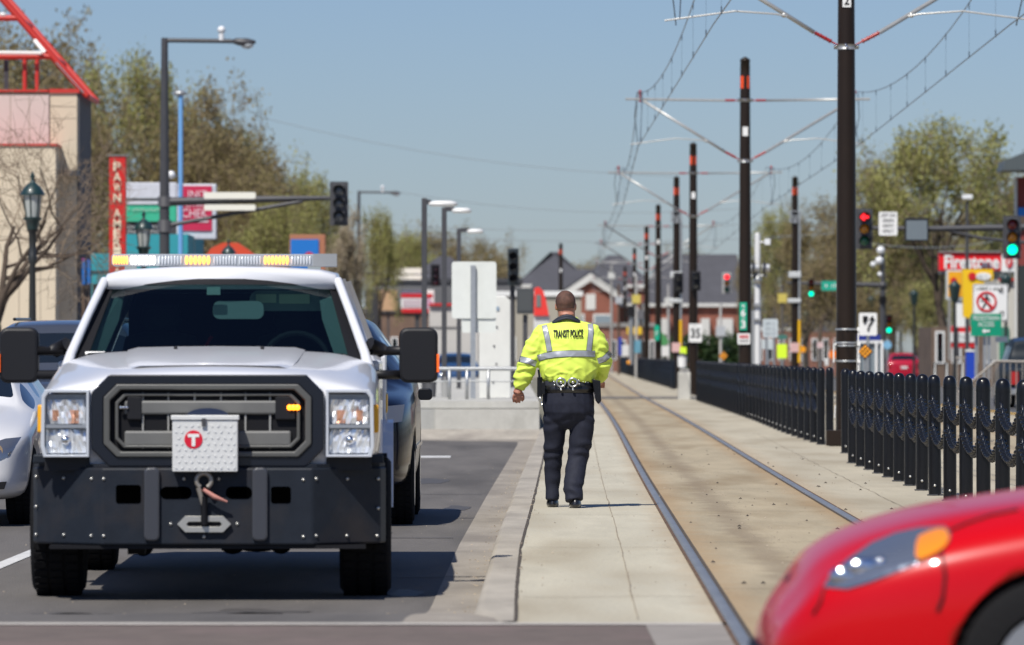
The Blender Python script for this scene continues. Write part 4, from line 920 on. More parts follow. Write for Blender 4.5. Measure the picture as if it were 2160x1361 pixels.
# ---------------------------------------------------------------- overhead line
wirem = mat('wire_copper_grey', (.16, .20, .24), .4, .6)
tubem = mat('cantilever_alloy', (.50, .50, .48), .4, .45, var=.1, vs=10)
def pole_x(d): return tc(d)+2.31
def cat_pole(d, label, plate='16', arms=True, x=None, top=7.8, extras=True):
    x = pole_x(d) if x is None else x; z0 = zsl(d)
    t = thing('catenary_pole', (x, d, z0), label, 'pole', 'brown poles carrying the overhead line')
    MB().lathe((x, d, z0), [(.146, 0), (.144, 1), (.128, 4), (.108, 7.4), (.104, top-z0), (.112, top-z0), (.112, top-z0+.03), (.02, top-z0+.09)], 24).build('shaft', M_brown, t)
    MB().lathe((x, d, z0), [(.24, 0), (.24, .03), (.19, .035), (.17, .10), (.15, .11)], 20).build('foot', M_brown, t)
    M = MB()
    for a0 in (-58, 32):       # orange marks wrap two sides
        vs = []
        for k in range(7):
            a = R(a0-90-15+k*9+ (0 if a0 < 0 else 0)); a = R((-155 if a0 < 0 else -70)+k*7.5)
            vs += [(x+.112*math.cos(a), d+.112*math.sin(a), z) for z in (7.2, 7.47)]
        M.add(vs, [(2*k, 2*k+2, 2*k+3, 2*k+1) for k in range(6)])
    M.build('orange_mark', mat('mark_orange', (.75, .07, .01), .5), t, fix=False)
    pb = MB().box(x-.058, x+.058, d-.125, d-.118, 6.16, 6.36).build('number_plate', M_signw, t)
    if plate:
        vs, fs = text_verts(plate, .02); MB().add([(x-.035+.07*u, d-.129, 6.19+.13*v) for u, v, _ in vs], fs).build('lettering', M_signb, pb, fix=False)
    if arms:
        for s, cx in ((-1, tc(d)), (1, tc2(d))):
            P = lambda f, z, dy=0: Vector((x+(cx-x)*f, d+dy, z))
            M = MB().tube([P(.19, 6.94), P(1.13, 6.97)], .026, 8).tube([P(.19, 5.82), P(.96, 6.93)], .030, 8); M.build('cantilever_tube', tubem, t)
            M = MB()
            for a, b in ((P(.06, 6.94), P(.19, 6.94)), (P(.045, 5.64), P(.19, 5.82))):
                dirv = (b-a).normalized(); M.tube([a, b], .014, 6)
                for k in range(7): q = a+(b-a)*(.35+.1*k); M.tube([q-dirv*.004, q+dirv*.004], .038 if k % 2 == 0 else .030, 10)
                M.tube([a+(b-a)*.3, a+(b-a)*.97], .024, 8)
            M.build('insulator', M_ins, t)
            MB().tube([P(.35, 6.04, -.02), P(.42, 6.07, -.06), P(.66, 6.11, -.06), P(1.08, 5.98, -.06)], .014, 6).ball(P(.37, 6.06), .04, 8, 6).build('steady_arm', tubem, t)
            MB().tube([P(.99, 6.9), P(.99, 7.10)], .02, 6).ball(P(.99, 7.12), .05, 8, 6, sc=(.8, .8, 1)).build('messenger_clamp', M_ins, t)
            MB().tube([P(1.02, 7.12), P(1.04, 6.6, .3), P(1.0, 5.97, .9)], .010, 5).tube([P(.97, 7.12), P(.98, 6.6, -.3), P(1.0, 5.97, -.9)], .010, 5).build('jumper', wirem, t)
        M = MB()
        for z in (5.62, 6.94): M.lathe((x, d, z-.035), [(.128, 0), (.128, .07)], 20).tube([(x-.17, d, z), (x+.17, d, z)], .03, 8)
        M.build('clamp', M_galv, t)
        M = MB()
        for z in (5.62, 6.94): M.ball((x, d-.13, z), .022, 8, 6).ball((x-.02, d-.125, z+.03), .016, 8, 6).ball((x-.15, d-.03, z+.02), .025, 8, 6).ball((x+.15, d-.03, z+.02), .025, 8, 6)
        M.build('clamp_bolt', M_chrome, t)
    return t
p1 = cat_pole(78, 'thick dark brown pole nearest the camera, with steel bands and base box', '2')
x = pole_x(78)
M = MB()
for py in (695, 723.5, 729.5, 762): z = gz(py, 78); M.lathe((x, 78, z-.012), [(.150, 0), (.154, .006), (.154, .02), (.150, .026)], 24).ball((x, 77.845, z), .016, 8, 6)
M.build('steel_band', M_galv, p1)
M = MB().box(x+.150, x+.165, 77.9, 78.0, gz(806, 78), gz(690, 78))
for py in (695, 726, 762): M.box(x+.14, x+.185, 77.88, 77.98, gz(py+3, 78), gz(py-3, 78))
M.box(x-.185, x-.172, 77.9, 78.0, gz(765, 78), gz(724, 78)).box(x-.18, x-.14, 77.9, 77.98, gz(728, 78), gz(724, 78)).build('sign_bracket', M_signw, p1)
MB().box(x-.29, x-.07, 77.7, 77.95, .16, gz(907, 78)).build('base_box', M_brown, p1, bevel=.006)
MB().tube([(x-.17, 77.85, gz(882, 78)), (x-.16, 77.85, gz(855, 78))], .008, 6).build('conduit_tag', M_signw, p1)
p2 = cat_pole(124, 'tall brown pole bearing a green number strip and a danger plate', '')
x = pole_x(124); dd = 123.84
gsn = MB().pbox(1560, 638, 1575.5, 697, dd, .01).build('number_sign', mat('number_green', (.0, .34, .20), .4), p2)
for s, a, b, bo in (('H', 642, 649, .03), ('6', 652, 668, .03), ('8', 670.5, 673.5, .0), ('3', 676, 693, .03)): text(s, 1563+(2 if b-a < 10 else 0), a, 1572.5-(2 if b-a < 10 else 0), b, dd, M_signw, gsn, bo)
dg = MB().prism([(gx(a, dd), gz(b, dd)) for a, b in ((1557, 703.5), (1581, 703.5), (1582.5, 705), (1582.5, 725), (1581, 726.5), (1557, 726.5), (1555.5, 725), (1555.5, 705))], dd-.02, dd-.01).build('danger_sign', M_signw, p2)
MB().pbox(1560, 707, 1579, 714, dd-.025, .005).build('danger_panel', M_red, dg)
text('DANGER', 1562, 708.5, 1577, 712.5, dd-.02, M_signw, dg, 0); scribble(9, 1559, 717, 1580, 721.5, dd-.02, M_signb, dg)
MB().box(x-.28, x-.05, 123.6, 123.85, .15, gz(842, 124)).build('base_box', M_brown, p2, bevel=.006)
p3 = cat_pole(174, 'brown pole bearing the 35 speed sign and a black signal head', '')
x = pole_x(174); p3x = x
sg = MB().prism(rrect(gx(1453, 173.8), gz(722, 173.8), gx(1480.5, 173.8), gz(683, 173.8), .03), 173.78, 173.8).build('speed_sign', M_signw, p3)
text('35', 1457, 693, 1477, 713, 173.78, M_signb, sg, .02); scribble(4, 1461, 686, 1472, 689, 173.78, M_signb, sg)
def rail_signal(t, px, y0, y1, d):
    hd = MB().pbox(px-10, y0, px+10, y1, d, .3).build('signal_head', M_blackm, t, bevel=.02)
    for k in (.28, .74):
        c = W(px, y0+(y1-y0)*k, d); M = MB(); vs = []
        for i in range(9):
            a = R(180*i/8); vs += [(c.x+.11*math.cos(a), c.y-.02, c.z+.11*math.sin(a)), (c.x+.11*math.cos(a), c.y-.26, c.z+.11*math.sin(a)-.02)]
        M.add(vs, [(2*i, 2*i+2, 2*i+3, 2*i+1) for i in range(8)], True); M.build('visor', M_blackm, hd)
        MB().lathe((c.x, c.y-.01, c.z), [(.09, .01), (.08, -.01), (0, -.03)], 16, 'y').build('lens', mat('lens_unlit', (.10, .11, .12), .15, coat=.6), hd)
rail_signal(p3, 1468, 572, 613, 173.7)
cat_pole(246, 'slim brown overhead line pole, third beyond the 35 speed sign pole'.replace('third', 'second'), '').children
x = pole_x(246); g2 = thing('number_sign', W(1386, 745, 245.5), 'small green number strip on the distant brown pole', 'sign')
MB().prism([(gx(a, 245.7), gz(b, 245.7)) for a, b in ((1381, 686), (1390, 686), (1391, 690), (1391, 715), (1389, 719), (1382, 719), (1380, 715), (1380, 690))], 245.6, 245.64).build('panel', mat('number_green', (1, 1, 1)), g2); scribble(2, 1383, 697, 1388, 709, 245.58, M_signw, g2)
cat_pole(286, 'distant brown overhead line pole, third beyond the speed sign pole', '')
cat_pole(346, 'farthest tall brown overhead line pole above the officer', '')
cat_pole(420, 'tiny brown overhead line pole at the far end of the track', '')
cat_pole(330, 'slender brown pole with a grey box rising left of the officer', '', arms=False, x=gx(1183, 330), top=gz(516, 330))
def feeder(px, d, label):
    t = cat_pole(d, label, '', arms=False, x=gx(px, d)); x = gx(px, d)
    fr = MB()
    for z0, z1 in ((6.42, 6.62), (6.2, 6.38)): fr.ring([(x-.2, z0), (x+.2, z0), (x+.2, z1), (x-.2, z1)], [(x-.13, z0+.04), (x+.13, z0+.04), (x+.13, z1-.04), (x-.13, z1-.04)], d-.2, d+.1)
    fr.build('disconnect_frame', M_galv, t)
    MB().pbox(px-13, 573, px+13, 586, d-.25, .4).pbox(px-15, 630, px+13, 639, d-.25, .4).build('junction_box', mat('box_pale', (.5, .52, .52), .45), t, bevel=.03)
    MB().tube([(x+.16, d-.14, 6.2), (x+.15, d-.14, gz(675, d))], .045, 10).build('riser_conduit', M_galv, t)
    MB().tube([(x+.15, d-.14, gz(675, d)), (x+.15, d-.14, gz(765, d))], .055, 10).build('conduit_guard', M_yellow, t)
    MB().pbox(px-10, 723, px+8, 743, d-.2, .02).build('warning_plate', mat('plate_pink', (.6, .38, .36), .5), t)
    return t
fa = feeder(1427, 207, 'brown feeder pole with yellow conduit guard beside the track')
rail_signal(fa, 1431, 575, 618, 206.7)
feeder(1677, 207, 'brown feeder pole with yellow conduit guard standing behind the bollards')
PD = [36, 78, 124, 174, 246, 286, 346, 420]
for s, f, lab in ((0, tc, 'overhead wires hung above the near track'), (1, tc2, 'overhead wires hung above the far track')):
    t = thing('overhead_wire', (f(78), 78, 5.9), lab, 'overhead wire', 'overhead line wires')
    zig = lambda i, d: f(d)+(.16 if i % 2 else -.02)*(1 if s == 0 else -1)+(.5 if d < 78 and s == 0 else 0)
    cw = [Vector((zig(i, d)+(.42 if (i == 1 and s == 0) else 0), d, 5.93)) for i, d in enumerate(PD)]
    cw[0] = Vector((f(36)-.1, 36, 5.93)) if s else Vector((3.0, 36, 5.93))
    if s == 0: cw[1].x = 2.76
    MB().tube(cw, .009, 6, False).build('contact_wire', wirem, t)
    M = MB(); dr = MB(); first = True
    for i in range(len(cw)-1):
        a = cw[i]+Vector((0, 0, 1.2)); b = cw[i+1]+Vector((0, 0, 1.2)); L = b.y-a.y; sag = .62*min(1, L/46)
        pts = [a.lerp(b, k/14)+Vector((0, 0, -sag*4*(k/14)*(1-k/14))) for k in range(15)]
        M.tube(pts, .009, 6, False)
        if i < 4:
            n = 8
            for k in range(n):
                u = (k+.5)/n; top = a.lerp(b, u)+Vector((0, 0, -sag*4*u*(1-u))); bot = cw[i].lerp(cw[i+1], u)
                D = MB().tube([top, bot], .002, 4, False).tube([top+Vector((0, 0, .02)), top-Vector((0, 0, .09))], .009, 6).tube([bot+Vector((0, 0, .09)), bot-Vector((0, 0, .015))], .010, 6)
                D.build('dropper', wirem, t)
    M.build('messenger_wire', wirem, t)
for k, (a, b, r, lab) in enumerate((((560, 250, 250), (1420, 372, 250), .013, 'highest thin cable crossing the street'), ((840, 405, 260), (1560, 440, 260), .013, 'second thin cable crossing the street'), ((760, 470, 300), (1700, 462, 300), .016, 'middle thin cable crossing above the station lamps'),
        ((760, 488, 300), (1760, 492, 300), .016, 'lowest thin cable crossing above the station lamps'), ((1810, 392, 290), (2170, 400, 290), .02, 'thin cable in front of the far trees'), ((1780, 503, 240), (2170, 492, 240), .014, 'thin cable level with the red arrow signal'))):
    A, B = W(*a), W(*b); M = MB().tube([A.lerp(B, u/8)+Vector((0, 0, -.5*4*(u/8)*(1-u/8))) for u in range(9)], r, 5, False); tag(M.build('street_cable', mat('cable_grey', (.25, .28, .3), .6), origin=A), lab, 'cable', 'thin cables over the street')

# ---------------------------------------------------------------- signals, masts and lamps
ON = {'r': mat('red_signal_lit', (.5, .01, .01), .3, emit=(1, .02, .03), es=2.2), 'y': mat('yellow_signal_lit', (.5, .3, .01), .3, emit=(1, .55, .02), es=.6), 'g': mat('green_signal_lit', (.0, .5, .3), .3, emit=(.0, .9, .5), es=2.0)}
OFF = {'r': mat('red_signal_off', (.22, .02, .015), .25, coat=.5), 'y': mat('yellow_signal_off', (.70, .26, .01), .25, coat=.5), 'g': mat('green_signal_off', (.01, .12, .06), .25, coat=.5)}
blackl = mat('lens_unlit', (1, 1, 1))
def signal(px, y0, y1, d, lit, label, plate=True, hue=M_grey, back=False, group='traffic signals'):
    h = (y1-y0)*d/F; c = W(px, (y0+y1)/2, d); t = thing('traffic_signal', (c.x, d, c.z-h/2), label, 'traffic signal', group)
    if plate: MB().prism(rrect(c.x-h*.21, c.z-h/2, c.x+h*.21, c.z+h/2, .03), d+.04, d+.06).build('backplate', hue, t)
    MB().prism(rrect(c.x-h*.13, c.z-h*.44, c.x+h*.13, c.z+h*.44, .03), d-.06 if not back else d-.16, d+.16).build('housing', hue if plate else M_blackm, t, bevel=.01)
    for k, q in enumerate('ryg'):
        z = c.z+h*.29*(1-k); r = h*.118
        if back: MB().tube([(c.x, d-.17, z+r*.4), (c.x, d-.17, z-r*.4)], r*.7, 10).build('door_panel', M_blackm, t); continue
        if q == 'r' and lit == 'arrow':
            MB().lathe((c.x, d-.07, z), [(r, .01), (r, -.01), (0, -.015)], 18, 'y').build('lens', OFF['r'], t)
            M = MB().prism([(c.x-r*.9, z), (c.x-r*.1, z+r*.8), (c.x+r*.15, z+r*.55), (c.x-r*.1, z+r*.25), (c.x+r*.9, z+r*.25), (c.x+r*.9, z-r*.25), (c.x-r*.1, z-r*.25), (c.x+r*.15, z-r*.55), (c.x-r*.1, z-r*.8)], d-.10, d-.087); M.build('arrow_lamp', ON['r'], t)
        else:
            m = blackl if lit == 'none' else (ON if lit == q else OFF)[q]
            MB().lathe((c.x, d-.07, z), [(r, .01), (r, -.01), (r*.6, -.03), (0, -.04)], 18, 'y').build('lens', m, t)
        M = MB(); vs = []
        for i in range(13):
            a = R(-25+230*i/12); vs += [(c.x+r*1.12*math.cos(a), d-.06, z+r*1.12*math.sin(a)), (c.x+r*1.12*math.cos(a), d-.06-.22*(1 if 0 < a < math.pi else .35), z+r*1.12*math.sin(a))]
        M.add(vs, [(2*i, 2*i+2, 2*i+3, 2*i+1) for i in range(12)], True); M.build('visor', M_blackm, t)
    return t
def bladesign(px0, y0, px1, y1, d, label, m, txt=None, tm=None, cat='street sign', name='street_name_sign', t=.05):
    c = W((px0+px1)/2, y1, d); o = thing(name, c, label, cat)
    a, b = W(px0, y1, d), W(px1, y0, d); MB().prism(rrect(a.x, a.z, b.x, b.z, min(.04, (b.z-a.z)*.3)), d, d+t).build('panel', m, o)
    if txt: scribble(8, px0+(px1-px0)*.12, y0+(y1-y0)*.3, px1-(px1-px0)*.1, y1-(y1-y0)*.3, d, tm or M_signw, o)
    return o
def mast(px, ytop, d, lum_px, arm_y, arm_px, label, ybase=None, lum=True, r=.11, strut=True, m=M_grey):
    x = gx(px, d); z1 = gz(ytop, d); t = thing('signal_mast', (x, d, .1), label, 'signal mast', 'signal masts with street lights')
    MB().lathe((x, d, .1), [(r*1.25, 0), (r*1.15, z1*.5), (r*.75, z1-.1)], 14).build('pole', m, t)
    if lum:
        zz = z1-.06; e = gx(lum_px, d); s = 1 if e > x else -1
        MB().tube([(x, d, zz-.02), (x+s*.15, d, zz), (e-s*.6, d, zz-.02)], .055, 8).build('lamp_arm', m, t)
        h = MB().loft([((e-s*.28, d, zz-.13), .16, .12), ((e-s*.3, d, zz-.07), .30, .15), ((e-s*.32, d, zz), .30, .14), ((e-s*.36, d, zz+.05), .16, .08)]).build('lamp_head', M_grey, t)
        MB().ball((e-s*.22, d, zz-.11), .15, 12, 8, sc=(1.1, .9, .7)).build('lamp_lens', mat('lamp_glass', (.45, .48, .5), .15, coat=.5), h)
        q = gx(lum_px-(73 if d < 200 else 38)*s, d); MB().tube([(q, d, zz), (q, d, zz+.16)], .07, 8).ball((q, d, zz+.26), .10, 10, 8).build('camera_dome', M_white, t)
    if arm_y:
        za = gz(arm_y, d); xe = gx(arm_px, d); s = 1 if xe > x else -1
        MB().tube([(x, d, za), (x+(xe-x)*.5, d, za+.06), (xe, d, za+.10)], [.11, .09, .05], 8).build('signal_arm', m, t)
        if strut: MB().tube([(x, d, za-.6), (x+(xe-x)*.80, d, za+.02)], .05, 8).build('arm_strut', m, t)
        MB().lathe((x, d, za-.75), [(r*1.5, 0), (r*1.5, .3)], 12).lathe((x, d, za-.12), [(r*1.5, 0), (r*1.5, .25)], 12).build('arm_collar', m, t)
    return t
mast(347, 80, 141, 540, 426, 712, 'tall dark mast behind the pickup truck with long signal arm and street light')
creamy = mat('sign_cream', (.80, .78, .68), .5)
bladesign(430, 405.5, 539, 419.5, 140.6, 'pale blade sign above the long signal arm', creamy, t=.1)
bladesign(430, 431.5, 539, 444, 140.6, 'pale blade sign below the long signal arm', creamy, t=.1)
signal(715, 383, 476, 140.7, 'none', 'unlit black signal at the tip of the long signal arm', hue=mat('plate_charcoal', (.06, .06, .065), .5))
mast(757, 403, 300, 845, 577, 905, 'distant thin mast with street light left of the station lamps', strut=False, r=.10)
bladesign(812, 565.5, 889, 578, 299.5, 'distant white blade sign above the far signal arm', creamy, t=.1)
bladesign(822, 580.5, 889, 590, 299.5, 'distant white blade sign below the far signal arm', creamy, t=.1)
signal(918, 558, 604, 299.4, 'none', 'small dark signal on the far arm between station lamps', hue=M_blackm)
# ornamental lanterns
for px, top, lab in ((68.5, 360, 'ornamental green lantern post in front of the cream building'), (303, 443, 'ornamental green lantern post in front of the teal building'), (482, 503, 'ornamental green lantern post before the red awning')):
    s = (747-top)/3.3; d = F/s; x = gx(px, d); t = thing('lamp_post', (x, d, .15), lab, 'lamp post', 'ornamental lantern posts'); z = .15
    dk = mat('lantern_green', (.012, .035, .035), .4, coat=.3)
    MB().lathe((x, d, z), [(.2, 0), (.2, .3), (.12, .5), (.075, 1.2), (.055, 2.9), (.09, 3.0), (.06, 3.05), (.07, 3.45), (.12, 3.5)], 14).build('post', M_grey if False else mat('post_dark', (.022, .024, .024), .45), t)
    MB().lathe((x, d, z), [(.10, 3.5), (.13, 3.65), (.17, 3.68), (.17, 3.72)], 14).build('lantern_base', dk, t)
    MB().lathe((x, d, z), [(.11, 3.72), (.165, 4.12)], 10).build('lantern_glass', mat('lantern_pane', (.40, .42, .40), .2, coat=.5), t)
    M = MB()
    for k in range(6): a = R(60*k+20); M.tube([(x+.115*math.cos(a), d+.115*math.sin(a), z+3.7), (x+.172*math.cos(a), d+.172*math.sin(a), z+4.13)], .012, 5)
    M.build('lantern_rib', dk, t)
    MB().lathe((x, d, z), [(.22, 4.12), (.22, 4.15), (.14, 4.27), (.07, 4.33), (.035, 4.36), (.03, 4.42), (.05, 4.45), (.0, 4.56)], 14).build('lantern_roof', dk, t)
# small station lamps
for k, (px, top, d, hx) in enumerate(((895, 418, 105, (903, 966, 422, 441)), (937, 438, 112, (952, 995, 438, 454)), (968, 482, 131, (984, 1021, 482, 497)))):
    x = gx(px, d); t = thing('station_lamp', (x, d, .5), ('tallest and nearest', 'middle', 'shortest and farthest')[k]+' of three dark station lamp posts with flat white heads', 'lamp post', 'station lamp posts')
    MB().box(x-.05, x+.05, d-.05, d+.05, .15, gz(top, d)).box(x-.12, x+.12, d-.12, d+.12, .5, .62).build('post', M_grey, t, bevel=.008)
    a, b, c, e = hx; z = gz((c+e)/2, d); MB().box(x, gx(a+6, d), d-.03, d+.03, z+.0, z+.09).build('arm', M_grey, t)
    hd = MB().loft([((gx((a+b)/2, d), d, z-.035), (b-a)*d/F*.38, .12), ((gx((a+b)/2, d), d, z-.01), (b-a)*d/F*.5, .16), ((gx((a+b)/2, d), d, z+.04), (b-a)*d/F*.47, .15), ((gx((a+b)/2, d), d, z+.07), (b-a)*d/F*.3, .09)]).build('lamp_head', mat('head_white', (.72, .72, .7), .35, coat=.4), t)
# station end block, panels and rail
stc = mat('station_concrete', (.46, .45, .41), .8, var=.14, vs=2, bump=.2, bs=25, dirt=((.28, .27, .24), 2.2, .5))
t = thing('station_platform', (-.6, 96, .15), 'stepped pale concrete end of the station platform', 'platform')
MB().box(-3.4, -1.3, 96.0, 190, .1, gz(863, 96)).build('base_block', mat('station_concrete_grey', (.36, .36, .34), .8, var=.14, vs=2), t)
MB().box(-1.298, .46, 95.95, 190, .1, gz(863, 96)).build('base_block', stc, t)
MB().box(-3.4, .46, 96.25, 190, gz(863, 96)+.012, gz(846, 96.5)).build('platform_deck', stc, t)
strip('platform_apron', lambda d: -3.4, lambda d: interp(XS, d), lambda d: .15 if d > 95 else .0, 95.0, 97, curbm)
strip('apron_kerb', lambda d: -3.4, lambda d: interp(XC, d), lambda d: .148*sstep((d-94.2)/.8)+.004, 93.9, 95.2, curbm)
t = thing('blank_slab', (-.33, 104, .6), 'tall white blank slab standing on the station platform', 'panel')
a, b = W(1011, 849, 104), W(1077, 625, 104); MB().prism([(a.x, .6), (b.x, .6), (b.x, b.z-.08), (b.x-.1, b.z), (a.x, b.z)], 104, 104.22).build('slab', mat('cabinet_white', (.66, .66, .62), .5, var=.05, vs=3), t, bevel=.015)
M = MB()
for px, py in ((1042, 730), (1047, 768), (1040, 806), (1048, 690)): M.ball(W(px, py, 103.99), .018, 8, 6)
M.build('bolt', M_grey, t); MB().pbox(1040, 647, 1053, 655, 103.98, .01).build('small_label', mat('label_blue', (.25, .33, .42), .5), t)
t = thing('blank_sign', W(998, 846, 102), 'white sign seen from behind on a perforated steel post', 'sign')
a, b = W(953, 672, 102), W(1047, 552, 102); MB().prism(rrect(a.x, a.z, b.x, b.z, .05), 102, 102.02).build('panel', mat('sign_back', (.66, .68, .64), .5, var=.05, vs=3), t)
a, b = W(974, 702, 102.03), W(1046, 664, 102.03); MB().prism(rrect(a.x, a.z, b.x, b.z, .04), 102.03, 102.05).build('lower_panel', mat('sign_back', (1, 1, 1)), t)
MB().pbox(992.5, 560, 1003, 847, 101.93, .06).build('post', mat('perforated_steel', (.36, .38, .40), .45, .5, var=.2, vs=40), t)
t = thing('handrail', (-.6, 100, .6), 'low steel handrail with posts on the station platform', 'handrail')
z = gz(778, 100); MB().tube([(-1.8, 100, z), (.35, 100, z)], .035, 8).tube([(-1.8, 100, z-.22), (.35, 100, z-.22)], .015, 6).build('rail', M_galv, t)
M = MB()
for px in (948, 985, 1030, 1090): M.tube([W(px, 846, 100), W(px, 778, 100)], .03, 8)
M.build('rail_post', M_galv, t)
for k, (px0, px1, y0, y1, d, m, lab) in enumerate(((930, 950, 800, 846, 104, 'bin_grey', 'grey bin behind the station handrail'), (895, 921, 795, 846, 105, 'bin_dark', 'dark bin by the nearest station lamp post'))):
    t = thing('litter_bin', W((px0+px1)/2, y1, d), lab, 'bin'); c = W((px0+px1)/2, 846, d); r = (px1-px0)/2*d/F; h = (y1-y0)*d/F
    mm = mat(m, (.30, .30, .29) if k == 0 else (.08, .08, .085), .6); MB().lathe((c.x, d, .6), [(r*.85, 0), (r, h*.8)], 16).build('drum', mm, t); MB().lathe((c.x, d, .6), [(r*1.06, h*.8), (r*1.06, h*.86), (r*.5, h)], 16).build('lid', M_grey, t)
# upright black signals left of the officer
t = thing('train_signal', W(1081, 846, 135), 'tall black train signal rising behind the white slab', 'train signal'); c = W(1082, 563, 135)
MB().prism(rrect(gx(1071, 135), gz(603, 135), gx(1094, 135), gz(524, 135), .03), 134.8, 135.1).build('housing', mat('signal_blueblack', (.02, .028, .034), .35, coat=.3), t, bevel=.02)
for py in (540, 563, 587): MB().lathe((c.x, 134.79, gz(py, 135)), [(.1, 0), (.1, -.2), (.09, -.2), (.08, -.02), (0, -.02)], 16, 'y').build('lens_hood', M_blackm, t)
MB().tube([W(1081, 846, 135.2), W(1081, 600, 135.2)], .06, 8).build('post', M_grey, t)
t = thing('relay_cabinet', W(1108, 800, 135), 'dark grey equipment cabinet beside the train signal', 'cabinet')
MB().pbox(1090, 608, 1126, 662, 134.6, .4).build('cabinet', mat('cabinet_dark', (.05, .055, .058), .5), t, bevel=.02); MB().pbox(1103, 664, 1113, 800, 134.75, .1).build('post', M_grey, t); MB().pbox(1094, 614, 1122, 656, 134.59, .02).build('door', mat('cabinet_door', (.065, .07, .072), .5), t)
t = thing('red_banner', W(1142, 700, 170), 'curved red banner board beside the dark cabinet', 'banner')
MB().prism([(gx(a, 170), gz(b, 170)) for a, b in ((1127, 608), (1136, 605), (1146, 614), (1152, 634), (1158, 666), (1126, 666))], 170, 170.1).build('board', mat('banner_red', (.75, .04, .03), .5), t); MB().pbox(1131, 622, 1141, 648, 169.98, .02).build('board_inset', mat('inset_grey', (.16, .17, .16), .5), t); MB().pbox(1126, 666, 1160, 746, 170.1, .5).build('pedestal', mat('pedestal_white', (.6, .6, .58), .6), t, bevel=.03)
# silver crossing mast with side-on flashers
t = thing('crossing_signal', W(1598, 770, 150), 'pale grey crossing signal post with side-on flashing lamps', 'crossing signal')
x = gx(1598, 150); MB().lathe((x, 150, .15), [(.12, 0), (.12, .2), (.085, .3), (.08, gz(497, 150)-.15), (.05, gz(495, 150)-.1)], 14).build('post', mat('post_pale', (.58, .58, .56), .45, .2), t)
for px in (1586, 1609):
    c = W(px, 566, 149.9); MB().lathe((c.x, c.y, c.z), [(.25, .05), (.25, .03), (.1, 0)], 20, 'x').build('round_backplate', M_blackm, t)
    MB().tube([c+Vector((-.02, 0, 0)), c+Vector((.18, 0, 0))], .12, 12).build('lamp_hood', mat('hood_silver', (.45, .46, .47), .35, .5), t)
MB().tube([(x-.3, 149.9, gz(582, 150)), (x+.25, 149.9, gz(582, 150))], .04, 8).ball((x, 149.9, gz(590, 150)), .12, 10, 8).build('crossbar', M_galv, t)
MB().box(x+.18, x+.33, 149.8, 150.0, gz(517, 150), gz(504, 150)).tube([(x, 150, gz(511, 150)), (x+.2, 149.9, gz(511, 150))], .02, 6).build('camera_box', M_white, t, bevel=.02)
MB().pbox(1583, 655, 1593, 770, 150.3, .1).build('side_conduit', M_galv, t)
MB().pbox(1590, 640, 1605, 646, 149.85, .3).pbox(1590, 672, 1605, 676, 149.85, .3).build('band', M_galv, t)
# sign rear panels and small signs in the distance
def postsign(px0, y0, px1, y1, d, m, label, yb=770, t=.03, rot=0, name='sign', txt=None, tm=None, cat='sign', pr=.035, posts=1):
    xc = gx((px0+px1)/2, d); o = thing(name, (xc, d, .15), label, cat); a, b = W(px0, y1, d), W(px1, y0, d)
    if rot: hh = (b.z-a.z)/2; zc = (a.z+b.z)/2; MB().prism([(xc-hh, zc), (xc, zc-hh), (xc+hh, zc), (xc, zc+hh)], d, d+t).build('panel', m, o)
    else: MB().prism(rrect(a.x, a.z, b.x, b.z, min(.04, (b.z-a.z)*.2)), d, d+t).build('panel', m, o)
    for k in range(posts):
        px = xc if posts == 1 else a.x+(b.x-a.x)*(.25+.5*k); MB().tube([(px, d+t+.03, .1), (px, d+t+.03, b.z-.05)], pr, 8).build('post', M_galv, o)
    if txt:
        for i, (s, u0, v0, u1, v1) in enumerate(txt): scribble(len(s)+1, px0+(px1-px0)*u0, y0+(y1-y0)*v0, px0+(px1-px0)*u1, y0+(y1-y0)*v1, d, tm or M_signb, o)
    return o
pale = mat('sign_pale', (.50, .55, .56), .5)
postsign(1609, 673, 1641, 712, 165, pale, 'pale rectangular sign with two lines of faint writing beside the crossing post', txt=[('STOP', .2, .15, .8, .32), ('HERE', .2, .42, .8, .6), ('ON RED', .15, .7, .85, .86)], tm=mat('faint_ink', (.28, .32, .34), .6), posts=2)
postsign(1608, 716, 1632, 737, 166, pale, 'small pale plate under the faint rectangular sign')
postsign(1641, 706, 1661, 716, 215, mat('sign_dullgreen', (.05, .16, .13), .5), 'small dull green sign right of the pale rectangular sign')
neon = mat('neon_yellow', (.62, .85, .03), .5)
postsign(1639, 726, 1660, 756, 190, neon, 'fluorescent yellow-green pedestrian warning sign, a bigger one near the feeder pole', name='warning_sign')
postsign(1434, 732, 1448, 762, 190, neon, 'small fluorescent yellow-green sign left of the speed sign pole', name='warning_sign')
def chevron(px, py, r, d, label):
    o = postsign(px-r, py-r, px+r, py+r, d, M_signb, label, rot=1, name='hazard_marker', cat='hazard marker'); M = MB(); c = W(px, py, d)
    for i in range(3):
        for j in range(3): u, v = (i-1)*.62, (j-1)*.62; M.lathe((c.x+(u-v)*r*d/F*.48, d-.004, c.z+(u+v)*r*d/F*.48), [(r*d/F*.2, 0), (r*d/F*.2, -.006), (0, -.008)], 10, 'y')
    M.build('reflector', mat('reflector_orange', (.85, .33, .01), .4), o)
chevron(1825, 742, 17, 130, 'diamond hazard marker of orange reflectors under the lane shift sign')
chevron(1526, 751, 11, 240, 'small distant diamond hazard marker of yellow reflectors')
o = postsign(1812, 660, 1850, 708, 132, M_signw, 'square sign with curving arrow beside the thick pole', name='lane_shift_sign')
